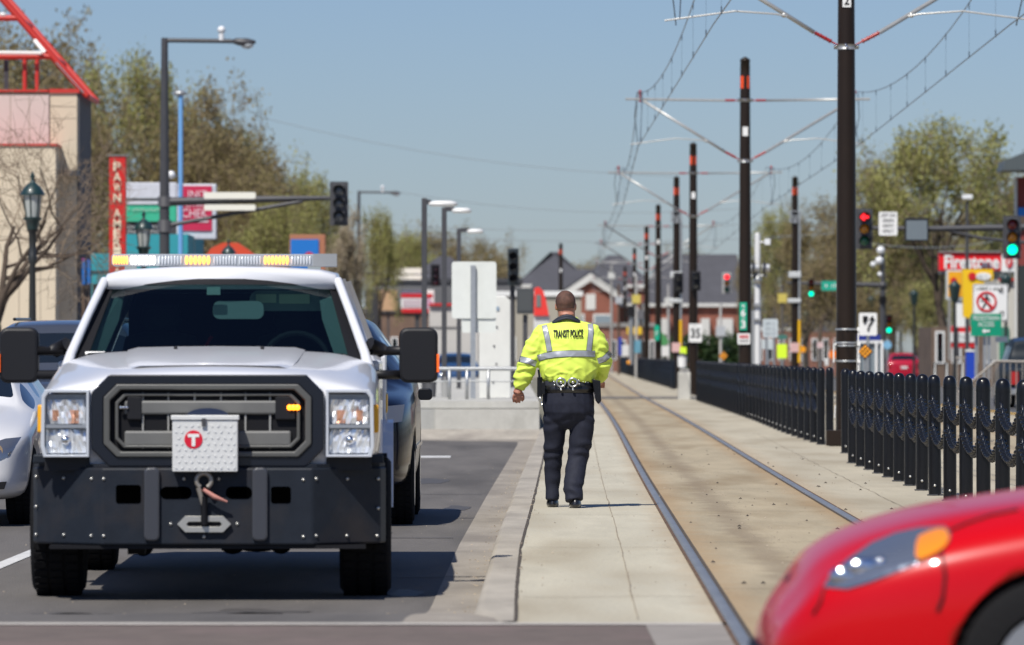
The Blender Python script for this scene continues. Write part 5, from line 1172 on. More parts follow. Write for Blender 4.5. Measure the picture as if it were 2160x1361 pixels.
MB().prism([(gx(a, 131.98), gz(b, 131.98)) for a, b in ((1820, 667), (1830, 667), (1831, 672), (1826, 682), (1823, 684), (1820, 678))], 131.975, 131.985).prism([(gx(a, 131.98), gz(b, 131.98)) for a, b in ((1829, 698), (1832, 686), (1838, 679), (1838, 675), (1833, 676), (1840, 666), (1846, 676), (1842, 675.5), (1841, 681), (1835, 688), (1833, 698))], 131.975, 131.985).build('arrow', M_signb, o)
for px, py, r, d, m, lab in ((1693, 737, 7, 260, 'reflector_orange', 'small round orange sign behind the feeder pole'), (1757, 748, 9, 250, 'reflector_orange2', 'round orange sign peeking out left of the thick pole'), (1730, 728, 7, 270, 'sign_pinkish', 'small pale pink round sign in the distance'), (1872, 728, 9, 230, 'sign_sky', 'small sky blue sign low under the green signal')):
    x = gx(px, d); o = thing('round_sign', (x, d, .15), lab, 'sign'); MB().prism(disc(x, gz(py, d), r*d/F), d, d+.03).build('panel', mat(m, {'reflector_orange': (1, 1, 1), 'reflector_orange2': (.85, .2, .01), 'sign_pinkish': (.62, .45, .44), 'sign_sky': (.2, .42, .6)}[m], .5), o); MB().tube([(x, d+.06, .1), (x, d+.06, gz(py, d))], .03, 6).build('post', M_galv, o)
# right hand signals
signal(1823, 440, 526, 152, 'arrow', 'traffic signal showing a lit red arrow right of the thick pole')
o = bladesign(1854, 447, 1893, 497, 152, 'white sign reading LEFT ON GREEN ARROW ONLY', M_signw, name='regulatory_sign', cat='sign')
for k, s in enumerate(('LEFT ON', 'GREEN', 'ARROW', 'ONLY')): text(s, 1859+(3 if k else 0), 451+k*11, 1888-(3 if k else 0), 457.5+k*11, 152, M_signb, o, 0)
o = thing('blank_signal', W(1934, 508, 152), 'switched-off dark grey square message sign on the mast arm', 'message sign')
MB().pbox(1909, 459, 1959, 509, 152, .25).build('housing', M_blackm, o, bevel=.02); MB().pbox(1912, 465, 1956, 506, 151.97, .02).build('screen', mat('screen_slate', (.15, .18, .20), .3), o)
signal(2135, 455, 546, 150, 'g', 'large traffic signal with lit green lamp near the right edge of the photo')
x = gx(2215, 151); o = thing('signal_mast', (x, 152.5, .15), 'signal mast whose long arm reaches in over the far roadway', 'signal mast', 'signal masts with street lights')
MB().lathe((x, 152.5, .1), [(.18, 0), (.14, 8)], 14).build('pole', M_grey, o)
MB().tube([(x, 152.5, gz(478, 152)), (gx(1960, 152), 152.5, gz(482, 152)), (gx(1815, 152), 152.5, gz(480, 152))], [.10, .075, .05], 8).build('signal_arm', M_grey, o)
MB().tube([(x, 152.5, gz(515, 152)), (gx(2075, 152), 152.5, gz(502, 152)), (gx(2000, 152), 152.5, gz(485, 152))], .045, 8).build('arm_strut', M_grey, o)
for pxx, col in ((2062, 475),): pass
mast(1862, 530, 235, 1880, 602, 1660, 'grey mast with round camera lamps and a street name sign arm', lum=False, strut=False, r=.11)
x = gx(1858, 234); o = thing('camera_cluster', (x, 234, gz(560, 234)), 'cluster of white camera globes on top of the grey mast', 'camera')
M = MB()
for px, py, r in ((1858, 528, .17), (1855, 550, .17), (1842, 558, .12), (1856, 579, .1)): M.ball(W(px, py, 233.8), r, 12, 8)
M.build('camera_globe', M_white, o); MB().tube([W(1860, 580, 233.9), W(1860, 528, 233.9)], .05, 6).build('stem', M_grey, o)
bladesign(1733, 593, 1800, 613, 234, 'green street name sign partly behind the thick pole', mat('street_green', (.01, .36, .24), .45), 'Oxford St')
signal(1711, 586, 629, 234, 'g', 'small distant signal with lit green lamp left of the thick pole', plate=False)
signal(1875, 662, 706, 234, 'g', 'low distant signal with lit green lamp beside the grey mast', plate=False)
signal(1533, 575, 620, 330, 'r', 'distant pale-backed signal with lit red lamp before the brick houses', hue=mat('plate_pale', (.35, .35, .34), .5))
x = gx(2040, 230); o = thing('camera_mast', (x, 230, .15), 'thin grey pole topped by a white camera behind the mast arm', 'camera pole'); MB().tube([(x, 230, .1), (x, 230, gz(425, 230))], [.09, .06], 8).build('pole', M_grey, o); MB().box(x-.2, x+.22, 229.8, 230.2, gz(421, 230), gz(411, 230)).build('camera', M_white, o, bevel=.04)
for px, top, d, lab in ((1928, 610, 260, 'distant lantern post left of the red restaurant sign'), (1838, 622, 280, 'distant lantern post left of the grey mast'), (2014, 590, 190, 'lantern post with pink globe flowers in front of the yellow sign'), (2122, 575, 200, 'dark lantern post right of the regulatory signs'), (1700, 655, 330, 'farthest lantern post near the feeder pole')):
    x = gx(px, d); z1 = gz(top, d); o = thing('lamp_post', (x, d, .15), lab, 'lamp post', 'distant lantern posts'); MB().lathe((x, d, .1), [(.12, 0), (.06, .8), (.05, z1-.8)], 8).build('post', mat('post_dark', (1, 1, 1)), o)
    MB().lathe((x, d, z1-.75), [(.08, 0), (.14, .1), (.20, .5), (.22, .55), (.05, .7), (0, .75)], 10).build('lantern', dk, o)
# no-pedestrians and access signs
o = thing('sign_assembly', W(2085, 780, 142), 'no pedestrians sign above a green PEDESTRIAN ACCESS sign', 'sign')
lw = MB().prism(rrect(gx(2052, 143), gz(678, 143), gx(2127, 143), gz(599, 143), .05), 143, 143.02).build('lane_sign', M_signw, o)
MB().prism(rrect(gx(2053, 142.99), gz(677, 142.99), gx(2126, 142.99), gz(600, 142.99), .05), 142.993, 142.999).build('lane_sign_border', M_signb, lw); MB().prism(rrect(gx(2054.5, 142.98), gz(675.5, 142.98), gx(2124.5, 142.98), gz(601.5, 142.98), .045), 142.985, 142.992).build('lane_sign_face', M_signw, lw)
text('LEFT LANE', 2060, 606, 2117, 617, 142.97, M_signb, lw, .01); text('ET', 2108, 657, 2119, 668, 142.97, M_signb, lw, .01)
nw = MB().prism(rrect(gx(2054, 142), gz(660, 142), gx(2107, 142), gz(613, 142), .04), 142, 142.02).build('no_walking_sign', M_signw, o)
c = W(2081, 636.5, 141.99); n = 32
MB().ring(disc(c.x, c.z, .255, n), disc(c.x, c.z, .205, n), 141.975, 141.995).prism([(c.x-.185, c.z+.145), (c.x-.145, c.z+.185), (c.x+.185, c.z-.145), (c.x+.145, c.z-.185)], 141.972, 141.985).build('prohibition_ring', M_red, nw)
f = lambda L: [(c.x+u*.17, c.z+v*.17) for u, v in L]
MB().prism(disc(c.x+.0, c.z+.145, .026, 12), 141.987, 141.992).prism(f([(-.35, .62), (.25, .68), (.62, .1), (.5, .0), (.2, .38), (.15, -.1), (.55, -.6), (.75, -1.05), (.55, -1.1), (.3, -.7), (-.05, -.25), (-.25, -.75), (-.6, -1.1), (-.75, -1.0), (-.45, -.6), (-.25, .0), (-.2, .4), (-.5, .15), (-.7, -.1), (-.82, .0), (-.6, .35)]), 141.987, 141.992).build('walking_figure', M_signb, nw)
gw = MB().prism(rrect(gx(2048, 141.9), gz(709, 141.9), gx(2112, 141.9), gz(662, 141.9), .03), 141.9, 141.92).build('access_sign', mat('sign_green', (1, 1, 1)), o)
text('PEDESTRIAN', 2053, 666, 2107, 676, 141.9, M_signw, gw, .0); text('ACCESS', 2063, 679, 2097, 689, 141.9, M_signw, gw, .0)
MB().prism([(gx(a, 141.89), gz(b, 141.89)) for a, b in ((2071, 698.5), (2078, 693), (2078, 696.5), (2088, 696.5), (2088, 700.5), (2078, 700.5), (2078, 704))], 141.885, 141.89).build('arrow', M_signw, gw)
MB().pbox(2100, 710, 2126, 722, 142.6, .02).build('lower_plate', M_signw, o)
M = MB()
for px in (2059, 2077, 2086): M.pbox(px-3, 708, px+3, 800, 142.05, .05)
M.build('post', M_galv, o)
# ramp railings
o = thing('ramp_railing', (11.3, 128, .15), 'sloping metal ramp railing with pickets beyond the bollards', 'railing')
M = MB(); A = W(2022, 828, 128); B = W(2100, 762, 128)
M.tube([A, B], .025, 6).tube([B, W(2200, 764, 128)], .03, 8); 
for k in range(12): u = k/11; p = A.lerp(B, u); M.tube([p, Vector((p.x, p.y, p.z-.62-.15*u))], .014, 5)
for k in range(8): p = W(2105+k*13, 764, 128); M.tube([p, Vector((p.x, p.y, .3))], .014, 5)
M.pbox(2016, 752, 2036, 756, 128, .05).pbox(2018, 755, 2020, 850, 128, .05).pbox(2032, 755, 2034, 850, 128, .05); M.build('rail', mat('rail_tan', (.34, .31, .27), .5, .3), o)
for px in (1972, 1997, 2030): 
    x = gx(px, 160); o = thing('delineator_post', (x, 160, .15), 'slim white post beyond the bollards', 'post', 'slim white posts beyond the bollards'); MB().lathe((x, 160, .1), [(.05, 0), (.05, gz(772, 160)), (.05, gz(774, 160)+.0), (.03, gz(769, 160)-.1), (0, gz(766, 160)-.1)], 8).build('shaft', mat('post_white', (.6, .6, .57), .6), o)
# ---------------------------------------------------------------- buildings
cream = mat('stucco_cream', (.60, .51, .38), .85, var=.06, vs=.7, bump=.1, bs=20)
pinkm = mat('stucco_pink', (.56, .46, .42), .85, var=.06, vs=.7)
shadew = mat('wall_painted_shade', (.085, .085, .09), .8, var=.1, vs=1)  # side of the cream block away from the sun, its shade put into the colour
rfr = mat('frame_red', (.50, .035, .025), .45)
d = 129
t = thing('corner_building', (gx(80, d), d, .15), 'cream stucco corner building with red trim and side wall darkened by painted shade', 'building')
xr = gx(165, d); xs2 = gx(190, 133); zt = gz(196, d)
MB().box(-22, xr-.03, d, d+3.7, 0, zt).build('front_wall', cream, t)
MB().box(-22, gx(103, d), d-.06, d, gz(306, d), gz(201, d)).build('upper_panel', pinkm, t)
MB().box(xr-.028, xr+.02, d+.02, d+3.7, gz(365, d), zt+.02).build('side_wall', shadew, t)
MB().box(xr-.028, xr+.02, d+.02, d+3.7, 0, gz(365, d)-.004).build('lower_side_wall', shadew, t)
MB().box(-22, gx(118, d-1), d-1.1, d, 0, gz(308, d-1)).build('lower_wing', cream, t)
MB().box(-22.05, gx(118, d-1)+.04, d-1.14, d-.0, gz(308, d-1), gz(303.5, d-1)).build('lower_coping', rfr, t)
MB().box(gx(104, d), xr+.03, d-.05, d+3.7, zt, zt+.09).box(-22, gx(102, d), d-.09, d+3.65, zt+.02, zt+.07).build('parapet_trim', rfr, t)
MB().pbox(130, 359, 164, 371, d-.5, .45).build('sign_bracket', M_grey, t)
for k in range(2): MB().box(xr+.021, xr+.04, d+.5+k*1.6, d+1.6+k*1.6, .8, 3.6).build('side_window', M_glassk, t)
M = MB()
for px in (22, 62): x_ = gx(px, d); M.box(x_-.008, x_+.008, d-.064, d-.0605, gz(305, d), gz(202, d))
for z_ in (gz(250, d), gz(225, d)): M.box(gx(104, d), xr-.04, d-.004, d-.0005, z_-.008, z_+.008)
for px in (40, 85): x_ = gx(px, d-1.1); M.box(x_-.008, x_+.008, d-1.104, d-1.1005, .2, gz(309, d-1))
for yy in (400, 500, 590): M.box(-22, gx(117, d-1), d-1.104, d-1.1006, gz(yy, d-1)-.008, gz(yy, d-1)+.008)
M.build('stucco_joint', mat('joint_tan', (.30, .25, .19), .9), t)
t = thing('rooftop_frame', (gx(60, d), d+.5, zt), 'red triangular pipe frame with white neon tubes on the cream building roof', 'roof frame')
M = MB(); A = W(-60, -75, d+.3); B = W(184, 203, d+.3); A2 = A+Vector((0, 4, 0)); B2 = B+Vector((0, 3, 0))
M.tube([A, B], .075, 8).tube([A2, B2], .075, 8).tube([B, B2], .06, 8)
for y in (38, 119): u = (y+75)/278; p = A.lerp(B, u); M.tube([p, Vector((-20, p.y, p.z))], .07, 8).tube([p, p+Vector((0, 3.4, 0))], .05, 8)
for px in (52, 78): p = W(px, 120, d+.3); M.tube([p, Vector((p.x, p.y, zt))], .05, 6)
M.build('pipe', rfr, t)
neonw = mat('neon_tube_white', (.85, .82, .78), .25, coat=.6)
M = MB()
for a, b in (((0, 111), (88, 112)), ((72, 84), (94, 110)), ((0, 30), (12, 31)), ((118, 132), (176, 196))): M.tube([W(a[0], a[1], d+.05), W(b[0], b[1], d+.05)], .045 if b[0] < 100 else .02, 8)
M.tube([Vector((-20, d+.05, gz(111, d))), W(0, 111, d+.05)], .045, 8).build('neon_tube', neonw, t)
MB().pbox(8, 122, 17, 196, d+1, .1).build('stay_post', M_grey, t)

# pawn shop blade sign
d = 150
t = thing('vertical_sign', W(247, 745, d), 'tall narrow red vertical sign with a column of cream letters', 'shop sign')
MB().pbox(230, 329, 265, 640, d, .35).build('board', mat('sign_scarlet', (.55, .02, .015), .45, var=.05, vs=2), t, bevel=.02)
MB().pbox(226, 326.5, 269, 329, d-.03, .42).build('cap', M_galv2, t)
lc = mat('letter_cream', (.72, .62, .45), .45)
for ch, y in zip('PAWNAMERICA', (351, 373, 395, 417, 450, 472, 492, 511, 530, 552, 574)): text(ch, 239, y-9, 255, y+9, d-.04, lc, t, .03, name='letter')
t = thing('teal_building', W(290, 745, 154), 'teal shop building partly hidden behind the pickup truck', 'building')
teal = mat('wall_teal', (.02, .27, .32), .7, var=.06, vs=1)
MB().pbox(190, 535, 395, 760, 155, 8).pbox(266, 494, 396, 534.6, 155, 8).build('wall', teal, t); MB().pbox(190, 571, 395, 574, 154.95, .05).build('string_course', M_grey, t)
MB().pbox(196, 600, 380, 700, 154.9, .1).build('shop_window', M_glassk, t)
t = thing('pylon_sign', W(310, 494, 152), 'stacked white and green shop sign boards above the teal building', 'shop sign')
MB().pbox(266, 385, 372, 419, 152, .3).build('white_board', mat('board_white', (.55, .57, .62), .5, var=.08, vs=8), t, bevel=.02); MB().pbox(266, 424, 372, 468, 152, .3).build('green_board', mat('board_green', (.04, .42, .25), .5), t, bevel=.02)
MB().pbox(266, 424, 372, 431, 151.97, .02).build('green_board_stripe', mat('board_white', (1, 1, 1)), t); scribble(14, 270, 439, 338, 446, 151.97, mat('letter_mint', (.35, .5, .4), .6), t)
MB().pbox(266, 420, 372, 423.5, 152.02, .2).pbox(266, 469, 372, 494, 152.1, .1).build('sign_frame', M_grey, t)
for y0 in (474, 485): scribble(13 if y0 == 474 else 11, 270, y0, 338, y0+8, 152.07, mat('letter_grey', (.4, .42, .42), .6), t)
t = thing('billboard', W(410, 505, 158), 'white-framed crimson sign board with pink letters behind the blue pole', 'shop sign')
MB().pbox(364, 388, 456, 505, 158, .35).build('board', mat('board_white', (1, 1, 1)), t, bevel=.03); cr = MB().pbox(376, 392.5, 446.5, 487, 157.96, .05).build('crimson_panel', mat('panel_crimson', (.52, .02, .07), .45), t)
for s, a, b, x0, x1 in (('INIT', 402, 418, 397, 436), ('', 430, 437, 385, 430), ('CHEK', 441, 459, 384, 438)): (text if s else (lambda s, *q: scribble(6, *q[:7])))(s, x0, a, x1, b, 157.94, mat('letter_pink', (.75, .55, .58), .5), cr, .0)
MB().pbox(386, 466, 440, 469, 157.94, .01).build('rule', mat('letter_pink', (1, 1, 1)), cr)
MB().pbox(400, 505, 410, 760, 158.1, .2).build('post', M_galv2, t)
t = thing('blue_pole', W(381, 745, 149), 'sky blue lamp pole rising in front of the crimson sign', 'lamp post')
MB().tube([W(381, 760, 149), W(381, 198, 149)], .062, 10).build('pole', mat('pole_blue', (.16, .36, .66), .4), t); MB().ball(W(379, 197, 149), .13, 12, 8, sc=(1.4, 1, .6)).build('lamp_head', M_galv, t)
MB().ball(W(361, 369, 148.8), .11, 12, 8).build('globe', M_white, t); MB().tube([W(361, 369, 148.8), W(381, 375, 149)], .02, 6).build('globe_arm', M_galv, t)
t = thing('awning', W(490, 545, 170), 'red shop awning seen above the light bar', 'awning')
MB().prism([(gx(a, 170), gz(b, 170)) for a, b in ((428, 548), (445, 524), (470, 512), (500, 512), (520, 525), (545, 545), (548, 560), (428, 560))], 170, 171.5).build('canvas', mat('awning_red', (.6, .06, .02), .7), t); MB().pbox(428, 560, 548, 745, 171.5, 3).build('shop_wall', mat('wall_brown', (.14, .09, .06), .85), t)
t = thing('blue_sign', W(650, 590, 176), 'square blue sign with terracotta surround on the left shops', 'shop sign')
MB().pbox(611, 495, 686, 600, 176, .4).build('surround', mat('surround_terracotta', (.38, .15, .08), .7), t, bevel=.02); MB().pbox(613, 505, 672, 600, 175.95, .06).build('blue_panel', mat('panel_blue', (.01, .16, .52), .5), t); MB().prism(disc(gx(652, 175.9), gz(541, 175.9), .14), 175.9, 175.94).build('red_emblem', M_red, t)
MB().pbox(608, 600, 690, 760, 176.2, 3).build('wall', mat('wall_brown', (1, 1, 1)), t)
# shops in the left distance
def boxbuild(name, label, px0, y0, px1, d, m, depth=8, cat='building', win=0, trim=None, wm=None):
    o = thing(name, W((px0+px1)/2, 747, d), label, cat); o.location.z = 0; ORG[o.name] = o.location.copy()
    a, b = gx(px0, d), gx(px1, d); MB().box(a, b, d, d+depth, 0, gz(y0, d)).build('wall', m, o)
    if trim: MB().box(a-.1, b+.1, d-.15, d+depth, gz(y0, d), gz(y0, d)+.3).build('cornice', trim, o)
    for k in range(win):
        u = a+(b-a)*(k+.5)/win; w = (b-a)/win*.28; f = MB().box(u-w, u+w, d-.05, d+.02, 1.0, 2.4).build('window', wm or M_signw, o); MB().box(u-w+.08, u+w-.08, d-.07, d-.051, 1.08, 2.32).build('pane', M_glassk, f)
    return o
o = thing('tan_board', W(820, 745, 310), 'plain tan board left of the red and white shop sign', 'board'); MB().pbox(800, 612, 838, 656, 310, .3).build('board', mat('panel_tan', (.48, .30, .17), .8), o, bevel=.03); MB().pbox(817, 656, 821, 760, 310.3, .2).build('post', M_grey, o)
boxbuild('low_shop', 'low brown shop front in the distance behind the pickup mirror', 760, 660, 905, 330, mat('shop_brown', (.16, .10, .07), .85, var=.3, vs=1), 10, win=5, trim=M_grey)
boxbuild('dark_shop', 'dark shop gable left of the tan panel', 770, 610, 800, 312, mat('shop_dark', (.03, .03, .035), .8), 5)
o = thing('shop_sign', W(880, 745, 300), 'small white and red shop sign behind the station lamps', 'shop sign'); MB().pbox(846, 612, 916, 660, 300, .5).build('board', M_signw, o, bevel=.03); MB().pbox(846, 620, 912, 628, 299.97, .02).pbox(846, 651, 912, 660, 299.97, .02).build('red_band', M_red, o); MB().pbox(850, 632, 888, 648, 299.97, .02).build('faint_panel', mat('faint_pink', (.5, .42, .45), .6), o); MB().prism(disc(gx(902, 300), gz(641, 300), .28), 299.95, 299.99).build('emblem', mat('emblem_pale', (.5, .3, .4), .5), o); MB().pbox(875, 660, 885, 745, 300.2, .3).build('post', M_grey, o)
o = boxbuild('white_shop', 'low white building with red roof edge behind the station lamps', 905, 645, 1010, 290, mat('shop_white', (.50, .48, .45), .8, var=.08, vs=1), 10, win=0); MB().pbox(905, 640, 1010, 645, 289.8, 10).build('roof_edge', M_red, o); MB().pbox(905, 690, 1010, 692, 289.95, .05).build('ledge', M_grey, o)
boxbuild('white_house', 'pale single-storey house behind the officer', 1040, 625, 1226, 330, mat('house_white', (.36, .33, .27), .8), 8, win=3, trim=M_signw)
# brick row with dark roofs at the end of the street
brk = mat('brick_red', (.24, .085, .055), .85, var=.2, vs=2.5); rfd = mat('roof_slate', (.065, .065, .075), .85, var=.12, vs=1); trimw = mat('trim_white', (.60, .59, .55), .7)
def hip(M, x0, x1, y0, y1, z0, z1, rx):
    cy = (y0+y1)/2; M.add([(x0, y0, z0), (x1, y0, z0), (x1, y1, z0), (x0, y1, z0), (x0+rx, cy, z1), (x1-rx, cy, z1)], [(0, 1, 5, 4), (1, 2, 5), (2, 3, 4, 5), (3, 0, 4)])
def rowhouse(name, label, px0, px1, eave, ridge, d, gable=None, bays=(), rx=3, two=False):
    o = thing(name, (gx((px0+px1)/2, d), d, 0), label, 'building', 'brick houses at the end of the street'); a, b = gx(px0, d), gx(px1, d); M = MB()
    MB().box(a, b, d, d+12, 0, gz(eave, d)).build('wall', brk, o)
    hip(M, a-.4, b+.4, d-.4, d+12.4, gz(eave, d), gz(ridge, d), rx); rf = M.build('roof', rfd, o)
    MB().box(a-.45, b+.45, d-.45, d+12.4, gz(eave, d)-.3, gz(eave, d)-.003).build('eaves', trimw, o)
    if gable:
        g0, g1, ge, gt = gable; ga, gb = gx(g0, d), gx(g1, d); zc, zt2 = gz(ge, d), gz(gt, d); xm = (ga+gb)/2
        MB().prism([(ga+.3, 0), (gb-.3, 0), (gb-.3, zc), (xm, zt2-.5), (ga+.3, zc)], d-2.5, d).build('gable_wall', brk, o)
        M = MB()
        for s, e in ((ga, -1), (gb, 1)): M.prism([(s, zc-.2), (s, zc+.35), (xm, zt2+.1), (xm, zt2-.55)] if e < 0 else [(s, zc-.2), (xm, zt2-.55), (xm, zt2+.1), (s, zc+.35)], d-2.9, d-2.45)
        M.build('gable_trim', trimw, o)
        M = MB().prism([(ga-.1, zc+.36), (xm, zt2+.11), (gb+.1, zc+.36), (gb+.1, zc+.5), (xm, zt2+.3), (ga-.1, zc+.5)], d-2.9, d+3); M.build('gable_roof', rfd, o)
        w = MB().box(xm-.4, xm+.4, d-2.58, d-2.49, zt2-2.9, zt2-1.6).build('gable_vent', trimw, o)
        w = MB().box(xm+.2, xm+1.8, d-2.58, d-2.49, zc-3.1, zc-1.2).build('window', trimw, o); MB().box(xm+.35, xm+1.65, d-2.62, d-2.581, zc-2.95, zc-1.35).build('pane', mat('pane_pale', (.22, .27, .30), .15), w)
        w = MB().box(xm-1.9, xm-.5, d-2.58, d-2.49, zc-3.1, zc-1.2).build('window', trimw, o); MB().box(xm-1.75, xm-.65, d-2.62, d-2.581, zc-2.95, zc-1.35).build('pane', mat('pane_pale', (1, 1, 1)), w)
    for bx0, bx1 in bays:
        c0, c1 = gx(bx0, d), gx(bx1, d); by = MB().box(c0, c1, d-1, d, 0, gz(eave+32, d)).build('bay', trimw, o)
        for zz in (1.2, 4.2):
            if zz+1.6 < gz(eave+34, d): MB().box(c0+.25, c1-.25, d-1.04, d-1.002, zz, zz+1.6).build('bay_pane', mat('pane_pale', (1, 1, 1)), by)
    n = max(2, int((px1-px0)/36))
    for k in range(n):
        u = a+(b-a)*(k+.5)/n
        if any(gx(p, d)-.8 < u < gx(q, d)+.8 for p, q in bays): continue
        for zz in (1.0, 4.0):
            if zz+1.7 > gz(eave, d): continue
            w = MB().box(u-.55, u+.55, d-.08, d-.0, zz, zz+1.6).build('window', trimw, o); MB().box(u-.42, u+.42, d-.11, d-.081, zz+.12, zz+1.48).build('pane', mat('pane_pale', (1, 1, 1)), w)
    return o
rowhouse('brick_house', 'brick house with big slate roof and white gable behind the officer', 1112, 1330, 640, 566, 470, gable=(1178, 1312, 632, 580), rx=1.5)
rowhouse('brick_house', 'farther dark roofed house rising behind the gabled one, twin humps', 1095, 1245, 600, 529, 520, rx=4)
rowhouse('brick_house', 'dark roofed brick house between the overhead line arms', 1225, 1370, 600, 536, 525, rx=3)
rowhouse('brick_house', 'wide brick row house with pale bays behind the speed sign', 1372, 1580, 640, 534, 480, bays=((1385, 1412), (1478, 1496), (1512, 1545)), rx=1.2)
rowhouse('brick_house', 'small brick house with chimney right of the wide row', 1585, 1700, 690, 640, 430, rx=1)
rowhouse('brick_house', 'low brick house behind the thick pole', 1700, 1800, 700, 660, 410, rx=1)
t = thing('slate_house', (gx(905, 480), 480, 0), 'grey pointed-roof house beyond the station lamps', 'building'); M = MB(); hip(M, gx(860, 480), gx(1010, 480), 480, 492, gz(590, 480), gz(538, 480), 2.5); M.build('roof', rfd, t); MB().box(gx(866, 480), gx(1004, 480), 480.4, 491.6, 0, gz(590, 480)).build('wall', mat('wall_greyish', (.2, .2, .2), .85), t)
boxbuild('grey_shop', 'long grey flat-roofed building far down the left side', 790, 596, 1100, 400, mat('shop_grey', (.12, .12, .125), .85, var=.1, vs=.6), 14, win=6, trim=M_grey)
# right hand side shops and signs
t = thing('corner_store', (gx(2160, 200), 200, .15), 'dark red building with deep grey canopy at the right edge of the photo', 'building')
MB().box(gx(2146, 200), 32, 200, 201, 0, gz(374, 200)).build('wall', mat('wall_maroon', (.20, .035, .03), .8, var=.1, vs=1), t); MB().prism([(gx(2107, 200), gz(362, 200)), (32, gz(362, 200)), (32, gz(290, 200)), (gx(2160, 200), gz(322, 200)), (gx(2113, 200), gz(341, 200))], 198.5, 201.2).build('canopy', mat('canopy_grey', (.07, .085, .09), .6), t)
MB().box(gx(2140, 200), gx(2145, 200), 199.9, 200.1, 0, gz(378, 200)).build('corner_trim', trimw, t); MB().pbox(2148, 438, 2200, 456, 199.9, .1).build('blue_sign', mat('panel_blue', (1, 1, 1)), t); MB().pbox(2148, 456, 2200, 476, 199.9, .1).build('tan_sign', mat('panel_tan', (1, 1, 1)), t)
MB().pbox(2148, 560, 2200, 760, 199.9, .1).build('shop_window', M_glassk, t)
t = thing('tire_shop_sign', W(2063, 575, 232), 'long bright red sign with bold white lettering and a shield at its end', 'shop sign')
MB().pbox(1981, 533, 2112, 571, 232, .5).build('red_board', mat('sign_bright_red', (.72, .01, .015), .4), t, bevel=.02); MB().pbox(2112.3, 536, 2146, 574, 232, .5).build('white_board', M_signw, t, bevel=.02); MB().pbox(1981, 529.5, 2112, 532.6, 231.9, .6).pbox(1981, 571.4, 2146, 577.5, 232.1, .4).build('frame', M_galv2, t)
text('Firestone', 1992, 538, 2108, 567, 231.98, M_signw, t, .03)
MB().prism([(gx(a, 231.95), gz(b, 231.95)) for a, b in ((2123, 543), (2129, 545), (2135, 543), (2137, 552), (2135, 560), (2129, 567), (2123, 560), (2121, 552))], 231.93, 231.97).build('shield', M_red, t); text('F', 2126, 548, 2132, 560, 231.93, M_signw, t, .02)
for px in (2000, 2100): MB().pbox(px, 577, px+6, 760, 232.3, .2).build('post', M_galv2, t)
t = thing('yellow_sign', W(2040, 745, 224), 'tall yellow sign board with red and white ovals under the long red sign', 'shop sign'); ym = mat('board_yellow', (.80, .50, .01), .45)
MB().prism([(gx(a, 224), gz(b, 224)) for a, b in ((2030, 568), (2095, 568), (2095, 640), (2052, 640), (2052, 660), (2044, 672), (2032, 668))], 224, 224.3).build('board', ym, t)
MB().prism(disc(gx(2051, 223.9), gz(583, 223.9), .16), 223.95, 223.99).build('red_oval', M_red, t); a = gx(2075, 223.9); z = gz(583, 223.9); MB().prism([(a+.30*math.cos(k*.39), z+.15*math.sin(k*.39)) for k in range(16)], 223.95, 223.985).build('white_oval', M_signw, t); scribble(6, 2063, 579.5, 2087, 586.5, 223.94, mat('letter_grey', (1, 1, 1)), t)
t = thing('yellow_sign', W(2012, 745, 227), 'smaller orange-yellow sign with pale frame left of the tall yellow sign', 'shop sign')
MB().pbox(1996, 569, 2036, 632, 227, .25).build('frame', pale, t); MB().pbox(2000, 573, 2034, 626, 226.96, .03).build('board', mat('board_orange', (.78, .36, .01), .45), t); MB().pbox(2014, 632, 2036, 690, 227.1, .2).build('lower_board', M_signw, t); MB().prism(disc(gx(2012, 226.9), gz(592, 226.9), .13), 226.93, 226.96).build('emblem', M_red, t); MB().pbox(2018, 690, 2022, 760, 227.2, .1).build('post', M_grey, t)
t = thing('red_fascia', W(2040, 745, 240), 'red shop fascia with white lettering behind the ramp railing', 'shop sign')
MB().pbox(2002, 688, 2060, 734, 240, .3).build('board', M_red, t, bevel=.02); MB().pbox(2006, 701, 2060, 722, 239.96, .05).build('white_band', M_signw, t); scribble(8, 2010, 704, 2056, 719, 239.95, mat('letter_grey', (1, 1, 1)), t)
boxbuild('right_shop', 'low brown shop behind the red fascia', 1965, 690, 2140, 246, mat('shop_umber', (.13, .09, .065), .85, var=.3, vs=1), 8, win=5)
t = thing('green_store', (gx(2120, 215), 215, 0), 'pale shopfront with green pilasters at the right edge', 'building'); MB().pbox(2104, 590, 2220, 760, 215, 6).build('wall', mat('wall_pale', (.50, .48, .42), .8), t); MB().pbox(2108, 690, 2128, 760, 214.9, .1).build('green_panel', mat('panel_green', (.03, .2, .13), .6), t); MB().pbox(2108, 587, 2220, 592, 214.8, .5).build('cornice', M_red, t)
t = thing('blue_banner', W(2043, 790, 180), 'upright blue panel behind the ramp railing', 'panel'); MB().pbox(2038, 742, 2056, 800, 180, .2).build('board', mat('panel_royal', (.01, .05, .40), .5), t); MB().pbox(2037, 738, 2057, 742, 179.98, .25).build('cap', M_signw, t)
t = thing('bus_shelter', (gx(1837, 170), 170, .15), 'white framed glass bus shelter with blue fascia behind the bollards', 'bus shelter')
MB().pbox(1808, 706, 1857, 718, 170, 1.4).build('fascia', mat('panel_navy', (.015, .03, .22), .5), t)
M = MB()
for px in (1808, 1828, 1846, 1858): M.pbox(px, 718, px+5, 800, 170, .1)
M.pbox(1808, 718, 1863, 724, 170.01, .08).build('frame', M_signw, t); MB().pbox(1810, 724, 1860, 800, 170.12, .02).build('pane', mat('shelter_glass', (.18, .22, .25), .1, coat=.4), t)
